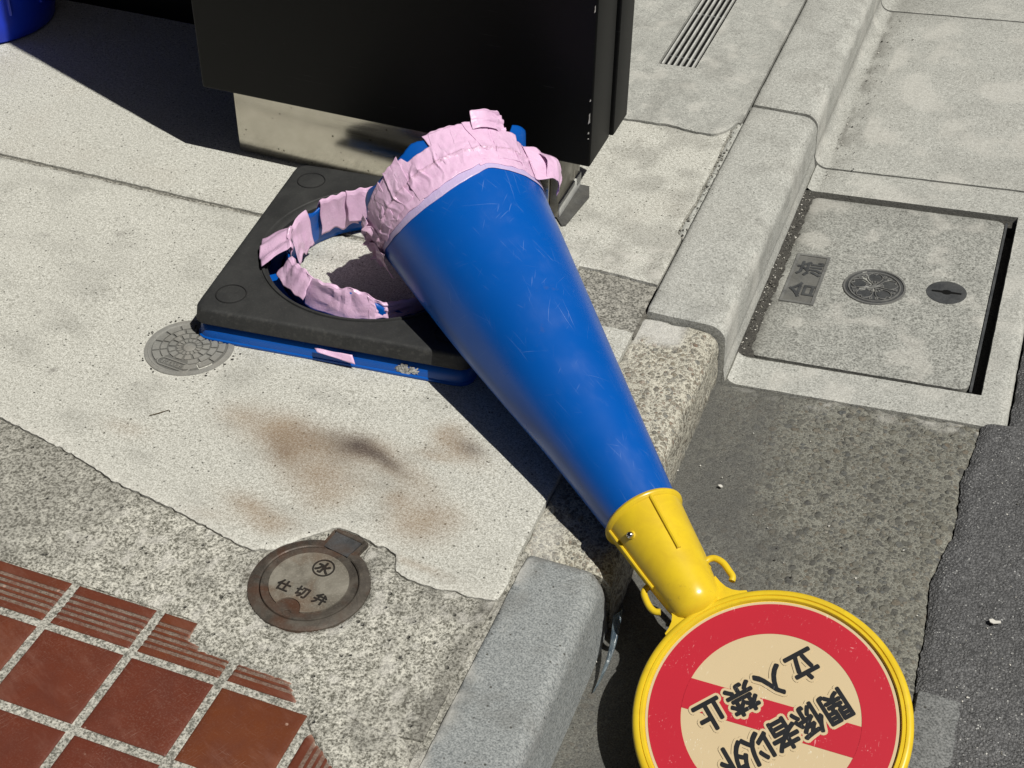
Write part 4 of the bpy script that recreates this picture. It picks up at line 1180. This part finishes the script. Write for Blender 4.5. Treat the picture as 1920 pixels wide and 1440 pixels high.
def crease(u, v, seed, n=7):
    """sum of straight sharp folds running in random directions, each only over part of the sheet"""
    rr = random.Random(seed * 7919 + 13)
    s = 0.0
    for q in range(n):
        an = rr.uniform(0, PI); f = rr.uniform(1.2, 4.2); ph = rr.uniform(0, 1)
        cx, cy, w = rr.uniform(0, 3), rr.uniform(0, 1), rr.uniform(.35, .9)
        t = ((u * math.cos(an) + v * math.sin(an)) * f + ph) % 1.0
        du = (u % 3) - cx
        s += (abs(t - .5) * 2 - .5) * max(0.0, 1 - math.hypot(du, v - cy) / w) / (f * .5)
    return s

def rim_tape(a0, a1, zo, zi, flare=0.0, lift=0.0, seed=0, ragged=.006, crumple=.004, lean=0.0, out0=.0015):
    """tape folded over the torn rim from outside (height zo) to inside (height zi), angles in degrees"""
    m = MB(); nu = max(18, int(abs(a1 - a0) / .9)); nv = 40
    vs, gr, sn = [], [], []
    for i in range(nu + 1):
        u = i / nu; a = R(a0 + (a1 - a0) * u)
        ee = min(u, 1 - u)
        top = max(stub_top(a), .05) + .003 + lift * (0.7 + .3 * nz(u * 3, seed))
        zo_ = zo + ragged * nz(u * 4, seed, 1.0); zi_ = zi + ragged * 1.6 * nz(u * 4, seed, 5.0)
        for j in range(nv + 1):
            v = j / nv
            if v < .46:
                t = v / .46; z = zo_ + (top - zo_) * t; rr = stub_r(z) + out0 + flare * (1 - t) ** .8
            elif v < .56:
                t = (v - .46) / .10; z = top + .004 * math.sin(t * PI); rr = stub_r(top) + out0 - (.004 + out0) * t
            else:
                t = (v - .56) / .44; z = top + (zi_ - top) * t; rr = stub_r(z) - .0045 - lean * t
            aa = a + R(1.5) * nz(u * 3, v * 5, seed + 7) * (ee < .12)
            c = crumple * (1.5 * crease(u * abs(a1 - a0) / 26, v, seed) + .35 * crease(u * abs(a1 - a0) / 9, v * 2.5, seed + 50) + .25 * nz(aa * 5, v * 3, seed))
            rr += c if v < .5 else -c
            z += crumple * .45 * crease(u * abs(a1 - a0) / 20, v, seed + 9)
            vs.append((rr * math.cos(aa), rr * math.sin(aa), max(z, .003)))
            gr.append(0.0); sn.append(.25 * max(nz(aa * 8, v * 4, seed), 0))
    m.add(vs, grid_faces(nu + 1, nv + 1), 0, grime=gr, stain=sn)
    o = m.build('tape', M['tape'], bs, sharp=14)
    s_ = o.modifiers.new('thickness', 'SOLIDIFY'); s_.thickness = .0006
    return o
OFF = -5.7
rim_tape(-113 + OFF, -66 + OFF, .032, .050, flare=.003, seed=1, crumple=.0040, ragged=.006)
rim_tape(-70 + OFF, -34 + OFF, .034, .050, flare=.002, seed=2, crumple=.004)
rim_tape(-139 + OFF, -109 + OFF, .050, .052, flare=.017, seed=3, lean=.012, crumple=.0035, ragged=.010)
rim_tape(-165 + OFF, -141 + OFF, .064, .068, flare=.040, lift=.020, seed=4, crumple=.0035, ragged=.008)
rim_tape(170 + OFF, 199 + OFF, .058, .026, flare=.006, seed=5, lean=.018, lift=.006, crumple=.0035, ragged=.012)
rim_tape(128 + OFF, 157 + OFF, .050, .022, flare=.004, seed=6, lean=.006, lift=.008, crumple=.0035, ragged=.008)
rim_tape(92 + OFF, 136 + OFF, .045, .034, flare=.004, seed=8, lean=.014, lift=.012, crumple=.005, ragged=.012)
# a loose scrap of tape hanging over the front edge
m = MB()
vs = []
for i in range(13):
    for j in range(6):
        u, v = i / 12, j / 5
        x = -.022 + .058 * u; 
        d = .013 * (.15 + .85 * u) * v
        vs.append((x + .006 * v, -HS - .0006 - .006 * v, .0265 - .003 - d * .9 + .001 * nz(u * 3, v * 2)))
m.add(vs, grid_faces(13, 6), 0, grime=0.0, stain=0.0)
o = m.build('tape', M['tape'], bs); s_ = o.modifiers.new('thickness', 'SOLIDIFY'); s_.thickness = .0006

# ================================================================== THE FALLEN CONE WITH ITS SIGN HEAD
A = Vector((-.734, 1.717, .156)); B = Vector((-.292, 1.281, .051))
AX = (B - A); LAB = AX.length; AX.normalize()
RA, RB, PHI, SD, RD = .1325, .0472, -.3247, .2977, .1565
UU = Vector((0, 0, 1)).cross(AX).normalized(); VV = AX.cross(UU)
NN = math.cos(PHI) * VV + math.sin(PHI) * UU; WW = NN.cross(AX)
DC = B + AX * SD
cone = empty('traffic_cone', (-.50, 1.48, 0.0), 'fallen blue traffic cone with pink taped rim and round no entry sign head', 'traffic cone')
icn = Matrix.Translation((.50, -1.48, 0))
def dang(th, c): return (th - c + 180) % 360 - 180
def cone_pt(th, L, off=0.0):
    """th in degrees, 0 = top of the lying cone, L along the axis from the torn end"""
    t = R(th)
    r = RA + (RB - RA) * L / LAB
    bulge = .007 * math.exp(-(dang(th, -100) / 16) ** 2) * math.sin(PI * min(max(L / .5, 0), 1)) ** 1.2
    crease = -.0035 * math.exp(-(dang(th, -122) / 9) ** 2) * math.sin(PI * min(max((L - .02) / .58, 0), 1))
    r += bulge + crease + off
    p = A + AX * L + (VV * math.cos(t) + UU * math.sin(t)) * r
    zmin = .058 * (1 - sstep(.13, .27, L)) + .002 - .11 * sstep(.47, .55, L)
    if abs(dang(th, 180)) < 95 and p.z < zmin + .012:
        d = zmin + .012 - p.z
        p.z += d - .012 * (1 - math.exp(-d / .012)) if d < .012 else d - .012 * (1 - math.exp(-1)) * 1.0 + 0.0
        p.z = max(p.z, zmin - max(off, -.002))
    return p
def rimL(th):
    a = R(th)
    j = .003 * nz(math.cos(a) * 7, math.sin(a) * 7, 2) + .002 * nz(math.cos(a) * 22, math.sin(a) * 22, 5)
    j -= .004 * math.exp(-(dang(th, -28) / 8) ** 2) + .018 * (1 - sstep(6, 11, abs(dang(th, 52)))) + .012 * math.exp(-(dang(th, -75) / 10) ** 2)
    return j
m = MB(); NT, NL = 200, 110
vs, we, uvs = [], [], []
for i in range(NT):
    th = 360 * i / NT - 180
    l0 = rimL(th)
    for j in range(NL + 1):
        q = j / NL; L = l0 + (LAB + .004 - l0) * q ** 1.15
        fl_ = 0.0
        if L < .012:
            fl_ = .010 * (1 - sstep(-.04, .012, L)) * (.12 + 2.2 * math.exp(-(dang(th, 54) / 11) ** 2) + .15 * math.exp(-(dang(th, -28) / 10) ** 2))
        p = cone_pt(th, L, fl_)
        vs.append(p); uvs.append((R(th) * .09, L))
        we.append(.35 + .65 * math.exp(-(dang(th, 5 + 20 * nz(L * 5, 2)) / 32) ** 2))
m.add(vs, [f[::-1] for f in grid_faces(NT, NL + 1, wrapu=True)], 0, wear=we)
cb = m.build('cone_body', M['blue'], cone, inv=icn, sharp=50)
uvl = cb.data.uv_layers.new(name="UVMap")
for lp in cb.data.loops:
    u_, v_ = uvs[lp.vertex_index]; uvl.data[lp.index].uv = (u_, v_)
s_ = cb.modifiers.new('thickness', 'SOLIDIFY'); s_.thickness = .003; s_.offset = -1

band = interp([(-180, .01), (-120, .030), (-100, .055), (-82, .074), (-64, .088), (-47, .096), (-30, .099), (-12, .094), (0, .088), (7.5, .082), (16, .085), (25.6, .088), (36, .090), (46.5, .090), (60, .085), (80, .070), (100, .05), (180, .01)])
topb = interp([(-180, .004), (-105, .002), (-66, .003), (-39, .006), (-37, .018), (-19, .017), (-17.5, -.004), (8, -.002), (22, -.004), (26, .008), (34, .015), (48, .013), (62, .010), (120, .006)])
def cone_tape(name, a0, a1, f0, f1, off, seed, mat, nth=None, nL=44, wr=.0022, lineL=.047, edgef=None, grime=1.0, rag=.0012, flare=None):
    m = MB(); nth = nth or max(40, int(abs(a1 - a0) * 2.2))
    vs, gr, sn = [], [], []
    for i in range(nth + 1):
        u = i / nth; th = a0 + (a1 - a0) * u
        l0, l1 = f0(th), f1(th)
        for j in range(nL + 1):
            v = j / nL
            L = l0 + (l1 - l0) * v + rag * nz(th * .12, v * 4, seed)
            s1 = abs(nz(th * .10 + .5 * nz(th * .05, L * 30, seed), L * 22, seed + .5))
            ln = math.exp(-((L - lineL) / .014) ** 2)
            c = wr * (.20 + .9 * ln) * max(1 - s1 * 5.0, 0) + wr * .2 * (1 + nz(th * .35, L * 90, seed + 2)) * (lineL > 0)
            c += wr * .9 * math.exp(-((L - lineL) / .0022) ** 2)
            c *= sstep(0, .10, 1 - v) * .85 + .15
            if lineL > 0: c += wr * .55 * crease((th + 180) / 30, (L + .01) * 9, seed, 9) * (.4 + ln) + wr * .2 * crease((th + 180) / 11, (L + .01) * 24, seed + 5, 9)
            else: c += wr * 1.3 * crease(u * 1.2, v, seed, 8)
            c = max(c, 0.0)
            o_ = off + c + (flare(u, v) if flare else 0.0)
            tha = th + (edgef(u, v) if edgef else 0.0)
            vs.append(cone_pt(tha, L, o_))
            g = math.exp(-((L - lineL - .001 * nz(th * .2, 3)) / .0022) ** 2) * (.55 + .5 * nz(th * .08, seed)) * grime
            sn.append(sstep(-84, -96, th) * (.4 + .5 * nz(th * .2, L * 60, 3)))
            gr.append(min(max(g, 0), 1))
    m.add(vs, [f[::-1] for f in grid_faces(nth + 1, nL + 1)], 0, grime=gr, stain=[max(q, 0) for q in sn])
    o = m.build(name, mat, cone, inv=icn, sharp=18)
    s_ = o.modifiers.new('thickness', 'SOLIDIFY'); s_.thickness = .0005; s_.offset = 1
    return o
# single layer lower band, then the upper layers
cone_tape('tape_band', -122, 7.6, topb, band, .0006, 3, M['tape_thin'], wr=.0009, lineL=-1, grime=0)
cone_tape('tape_band', 6.2, 118, topb, lambda t: band(t), .0010, 5, M['tape_thin'], wr=.0009, lineL=-1, grime=0)
cone_tape('tape', -106, -41, lambda t: topb(t) + .001, lambda t: band(t) * .88 + .003 * nz(t * .1, 2), .0014, 11, M['tape'], wr=.0032)
cone_tape('tape', -44, 6, lambda t: max(topb(t), -.003), lambda t: band(t) * .86 + .003 * nz(t * .12, 4), .0020, 17, M['tape'], wr=.0028)
cone_tape('tape', 3, 58, lambda t: topb(t) + .001, lambda t: band(t) * .90 + .003 * nz(t * .12, 6), .0018, 29, M['tape'], wr=.0022)
# short torn strips overlapping one another across the band
rs_ = random.Random(21)
for q, (tc, w_, la_, lb_, sk_) in enumerate(((-88, 17, .006, .052, 5), (-73, 20, .004, .066, -6), (-58, 19, .010, .070, 4), (-49, 14, .002, .046, -3), (-9, 21, -.0045, .060, 4), (6, 24, -.003, .068, -5), (17, 20, -.006, .050, 6), (31, 22, .004, .066, -4), (44, 17, .010, .072, 5))):
    cone_tape('tape', tc - w_ / 2, tc + w_ / 2, lambda t, a=la_, q=q: a + .0025 * nz(t * .22, q * 3.3), lambda t, b=lb_, q=q: b + .004 * nz(t * .16, q * 7.1), .0021 + .00035 * (q % 4), 60 + q, M['tape'], wr=.0017,
              edgef=lambda u, v, k=sk_, q=q: k * (v - .5) + 1.4 * nz(v * 3, q * 2.7) * (1 if u > .5 else -1), rag=.0016,
              flare=lambda u, v, q=q: .0010 * max(0, 1 - min(u, v) * 7) * (q % 3 == 0) + .0022 * max(0, 1 - (1 - u + v) * 3) * (q % 2))
# flap standing up at the top
cone_tape('tape', 10, 35, lambda t: -.014 - .004 * sstep(9, 36, t), lambda t: .010, .0045, 31, M['tape'], wr=.005, lineL=-1, grime=0, rag=.003, edgef=lambda u, v: 4 * (v - .5) * (u - .3), flare=lambda u, v: .010 * (1 - v) ** 1.5 + .003 * math.sin(u * 5))
# flap peeled off at the right, folded on itself
cone_tape('tape', 49, 64, lambda t: .016 + .012 * sstep(55, 64, t), lambda t: .084 - .004 * sstep(55, 64, t), .003, 37, M['tape'], wr=.004, lineL=-1, grime=0, rag=.004, flare=lambda u, v: .021 * sstep(.05, .8, u) * (1 - .5 * abs(v - .6)) + .007 * abs(v - .45) * u)
cone_tape('tape', 56, 76, lambda t: .034, lambda t: .080, .004, 38, M['tape'], wr=.006, lineL=-1, grime=0, rag=.003, flare=lambda u, v: .016 + .010 * math.sin(u * 3.0) + .006 * math.sin(v * 4))
# crumpled dirty ends at the left
cone_tape('tape', -110, -88, lambda t: -.006, lambda t: .050, .0035, 41, M['tape'], wr=.007, lineL=.02, grime=.6, rag=.004, flare=lambda u, v: .004 * (1 - v) * (1 - u))
cone_tape('tape', -122, -98, lambda t: .010, lambda t: .062, .004, 43, M['tape'], wr=.007, lineL=.03, grime=.6, rag=.004, flare=lambda u, v: .006 * (1 - u) * v)

# ---- sign head
# frame: local x = reading direction, y = up on the sign, z = out of its face
SX, SY, SZ = -WW, AX, NN
SHIFT = SX * -.0035 + SY * .006
TS = icn @ Matrix.Translation(DC + SHIFT) @ Matrix(((SX.x, SY.x, SZ.x, 0), (SX.y, SY.y, SZ.y, 0), (SX.z, SY.z, SZ.z, 0), (0, 0, 0, 1)))
TA = icn @ Matrix.Translation(B) @ Matrix(((UU.x, VV.x, AX.x, 0), (UU.y, VV.y, AX.y, 0), (UU.z, VV.z, AX.z, 0), (0, 0, 0, 1)))   # z along the axis
m = MB()
lathe(m, [(.0475, -.002), (.0510, -.004), (.0525, -.0012), (.0528, .0015), (.0515, .004), (.0495, .0052), (.0465, .030), (.0420, .070), (.0372, .105), (.0345, .124), (.0322, .136), (.0285, .144), (.022, .150), (.012, .1535), (0, .1545)], 72, TA)
sock = m.build('socket', M['yellow'], cone)
m = MB(); lathe(m, [(.0500 + .0036 * math.cos(a), .0036 * math.sin(a)) for a in np.linspace(0, 2 * PI, 14)], 72, TA); m.build('collar_ring', M['yellow'], sock)
def sock_r(l): return float(np.interp(l, [.005, .030, .070, .105, .124], [.0495, .0465, .0420, .0372, .0345]))
for (th, l0, l1, rr) in ((-2, .003, .080, .0027), (-88, .004, .098, .0022), (88, .004, .098, .0022), (178, .003, .08, .0021)):
    m = MB()
    tube(m, [TA @ Vector((math.sin(R(th)) * (sock_r(max(l, .005)) + .0014), math.cos(R(th)) * (sock_r(max(l, .005)) + .0014), l)) for l in np.linspace(l0, l1, 9)], rr, 8)
    m.build('rib', M['yellow'], sock)
m = MB()
ST = Matrix.Translation((0, 0, 0))
th = -57; l_ = .033; rr = sock_r(l_)
nrm_ = Vector((math.sin(R(th)), math.cos(R(th)), .11)).normalized()
q4 = nrm_.to_track_quat('Z', 'Y').to_matrix().to_4x4()
TSC = TA @ Matrix.Translation((math.sin(R(th)) * rr, math.cos(R(th)) * rr, l_)) @ q4
lathe(m, [(0, .0012), (.0048, .0012), (.0058, -.001)], 24, TSC, 1)
lathe(m, [(0, .0072), (.0022, .0069), (.0040, .0056), (.0046, .0036), (.0042, .001)], 20, TSC, 0)
for a in (0.4, 0.4 + PI / 2): box_ = [(-.0026, -.0005), (.0026, -.0005), (.0026, .0005), (-.0026, .0005)]; prism(m, box_, .0066, .0074, 2, TSC @ Matrix.Rotation(a, 4, 'Z'))
m.build('screw', [M['screw'], M['yellow'], M['hole']], sock)
# hooks (coordinates on the sign plane relative to its centre; x = -w)
for s_, pts in ((1, [(.030, -.202), (.040, -.2055), (.048, -.203), (.0535, -.193), (.0545, -.180), (.0545, -.171), (.0505, -.166)]),
                (-1, [(-.031, -.207), (-.040, -.2105), (-.0475, -.207), (-.0500, -.197), (-.0505, -.186), (-.0480, -.178), (-.0425, -.174)])):
    m = MB(); tube(m, [icn @ (DC + WW * a + AX * b) for a, b, _ in [(p.x, p.y, 0) for p in smooth_path([(x, y, 0) for x, y in pts], 5)]], .0042, 12)
    m.build('hook', M['yellow'], sock)
# round frame
m = MB()
lathe(m, [(0, -.028), (.142, -.028), (.150, -.024), (.1535, -.016), (.1545, .0), (.1565, .004), (.1565, .0085), (.1548, .0118), (.1515, .0132), (.1488, .0130), (.1478, .0112), (.1470, .0128), (.1440, .0128), (.1428, .0116), (.1422, .0084), (0, .0084)], 144, TS)
frm = m.build('sign_frame', M['yellow'], cone)
# webs between neck and frame
m = MB()
for s_ in (1, -1):
    pts = [(s_ * .0325, -.185), (s_ * .0338, -.175), (s_ * .0365, -.166), (s_ * .0410, -.159), (s_ * .0475, -.1535), (s_ * .0550, -.1495), (s_ * .055, -.142), (s_ * .01, -.148), (s_ * .012, -.17)]
    if s_ > 0: pts = pts[::-1]
    prism(m, [(x, y) for x, y in pts], -.010, .0075, 0, TS)
m.build('neck_web', M['yellow'], frm, sharp=30)
# printed face
m = MB(); lathe(m, [(0, .0092), (.1412, .0092), (.1416, .0084)], 144, TS); face = m.build('sign_face', M['tan'], cone)
m = MB(); R1, R2 = .1380, .1005
NRG = 144
zr = .0096
vs = [TS @ Vector((r * math.cos(2 * PI * q / NRG), r * math.sin(2 * PI * q / NRG), zr)) for q in range(NRG) for r in (R2, R1)]
m.add(vs, [(2 * q, 2 * q + 1, (2 * q + 3) % (2 * NRG), (2 * q + 2) % (2 * NRG)) for q in range(NRG)])
# slash from upper left to lower right, ending on the ring
ang = R(-46.5); hw = .0185
d1 = Vector((math.cos(ang), math.sin(ang))); d2 = Vector((-d1.y, d1.x))
ee = []
for q in range(-6, 7):
    w_ = hw * q / 6; l = math.sqrt(R2 ** 2 - w_ ** 2) + .0004; ee.append((w_, l))
pts = [d1 * l + d2 * w_ for w_, l in ee] + [d1 * -l + d2 * w_ for w_, l in ee[::-1]]
m.add([TS @ Vector((p.x, p.y, zr)) for p in pts], [tuple(range(len(pts)))[::1]])
m.build('prohibition_ring', M['red'], face, smooth=False)
line1 = [('関', -.475), ('係', -.262), ('者', -.058), ('以', .150), ('外', .345)]
line2 = [('立', -.440), ('入', -.180), ('禁', .070), ('止', .325)]
mh, mk = MB(), MB()
for ln, yy, wd_, ht in ((line1, .142, .205, .245), (line2, -.232, .215, .24)):
    for g, xx in ln:
        for mbx, bold, z_ in ((mh, .115, .0100), (mk, .036, .0105)):
            V, F, dim = text_geo(g, 1.0, bold, 16 if mbx is mh else 8, 0.0, 1.0)
            sx = wd_ * RD / .95; sy = ht * RD / .95
            mbx.add([TS @ Vector((xx * RD + .0055 + x * sx, yy * RD + y * sy + .003, z_ + .00001 * z)) for x, y, z in V], F)
mh.build('lettering_halo', M['tan'], face, smooth=False)
mk.build('lettering', M['ink'], face, smooth=False)

# ================================================================== SMALL LITTER
def crumb(mb, x, y, z, s, mi=0):
    bm = bmesh.new(); bmesh.ops.create_icosphere(bm, subdivisions=1, radius=s)
    sx, sy, sz = .6 + random.random() * .9, .6 + random.random() * .9, .35 + random.random() * .6
    ra = Matrix.Rotation(random.random() * 6, 3, 'Z')
    vs = [ra @ Vector((v.co.x * sx, v.co.y * sy, v.co.z * sz)) * (1 + .35 * (random.random() - .5)) for v in bm.verts]
    bm.verts.index_update()
    mb.add([(x + v.x, y + v.y, z + v.z + s * .3) for v in vs], [[v.index for v in f.verts] for f in bm.faces], mi)
    bm.free()
m = MB()
for q in range(420):
    y = 1.84 + .52 * random.random(); x = -.297 + abs(random.gauss(0, .010))
    if x > -.272: continue
    crumb(m, x, y, gz(x) - .003, random.choice([.0006, .0008, .0011, .0016]), random.choice([0, 1, 1, 1, 2, 2, 2]))
for q in range(130):
    y = 2.1 + 1.05 * random.random(); x = -.275 + abs(random.gauss(0, .022))
    if 1.83 < y < 2.37: continue
    crumb(m, x, y, gz(x), random.choice([.0008, .001, .0015]), random.choice([0, 1, 1, 2]))
for q in range(150):
    x = -.31 + .38 * random.random(); y = .95 + .8 * random.random()
    crumb(m, x, y, gz(x), random.choice([.0006, .0009, .0012]), random.choice([0, 1, 2]))
for q in range(170):
    x = .10 + .25 * random.random(); y = 1.0 + .8 * random.random()
    crumb(m, x, y, gz(.1) + .02 * max(x - .1, 0) + .002, random.choice([.0006, .0008, .0011]), random.choice([0, 0, 2]))
for q in range(260):
    x = -1.6 + 1.17 * random.random(); y = 1.0 + 1.3 * random.random()
    crumb(m, x, y, .0003, random.choice([.0005, .0007, .0010]), random.choice([1, 1, 2]))
for q in range(60):
    a = random.random() * 6.28; r = .068 + abs(random.gauss(0, .006))
    crumb(m, -1.031 + r * math.cos(a), 1.423 + r * math.sin(a), .0003, random.choice([.0007, .0010, .0015]), 1)
for q in range(90):
    y = 1.96 + .42 * random.random(); crumb(m, -.437 + random.gauss(0, .004), y, -.002, random.choice([.0009, .0014, .002]), random.choice([1, 2, 2]))
tag(m.build('grit', [M['shell'], M['dirt'], M['jointfill']], smooth=False), 'scattered grit and pale crumbs on pavement and gutter', 'grit', kind='stuff')

def scrap(name, pts, z, h, mat, label, cat):
    m = MB(); c = Vector((sum(p[0] for p in pts) / len(pts), sum(p[1] for p in pts) / len(pts)))
    poly = [(p[0] - c.x, p[1] - c.y) for p in pts]
    prism(m, poly, 0, h)
    o = m.build(name, mat, smooth=False, loc=(c.x, c.y, z))
    return tag(o, label, cat)
scrap('litter', [(-.2455, 1.5285), (-.242, 1.530), (-.2395, 1.5285), (-.2385, 1.526), (-.241, 1.5245), (-.2445, 1.526)], gz(-.24) + .0015, .0012, M['shell'], 'white crumb of litter in the dark gutter right of the cone', 'litter')
scrap('litter', [(.143, 1.377), (.147, 1.380), (.151, 1.378), (.157, 1.380), (.158, 1.3765), (.153, 1.374), (.149, 1.372), (.145, 1.373)], gz(.1) + .008, .0014, M['shell'], 'white scrap of litter lying on the asphalt road', 'litter')
# torn strip of clear film hanging down the kerb face
m = MB(); vs = []
for i in range(10):
    for j in range(4):
        u, v = i / 9, j / 3 - .5
        y = 1.205 - .085 * u; x = -.296 + .006 * math.sin(u * 3)
        z = -.048 - .052 * u
        vs.append((x + .004 * v + .005 * v * (1 - u), y + .010 * v, z + .006 * v + .002 * nz(u * 6, v * 3)))
m.add(vs, grid_faces(10, 4))
o = m.build('film_strip', M['film']); o.modifiers.new('thickness', 'SOLIDIFY').thickness = .0004
tag(o, 'torn bluish strip of clear film hanging at the kerb corner', 'litter')
m = MB(); tube(m, [(-1.004, 1.268, .0015), (-.994, 1.277, .002), (-.985, 1.289, .0015)], [.0005, .0007, .0004], 6); tube(m, [(-.985, 1.289, .0015), (-.981, 1.286, .0015)], .0004, 6)
tag(m.build('twig', M['twig']), 'tiny dry twig on the concrete left of the brown stains', 'twig')
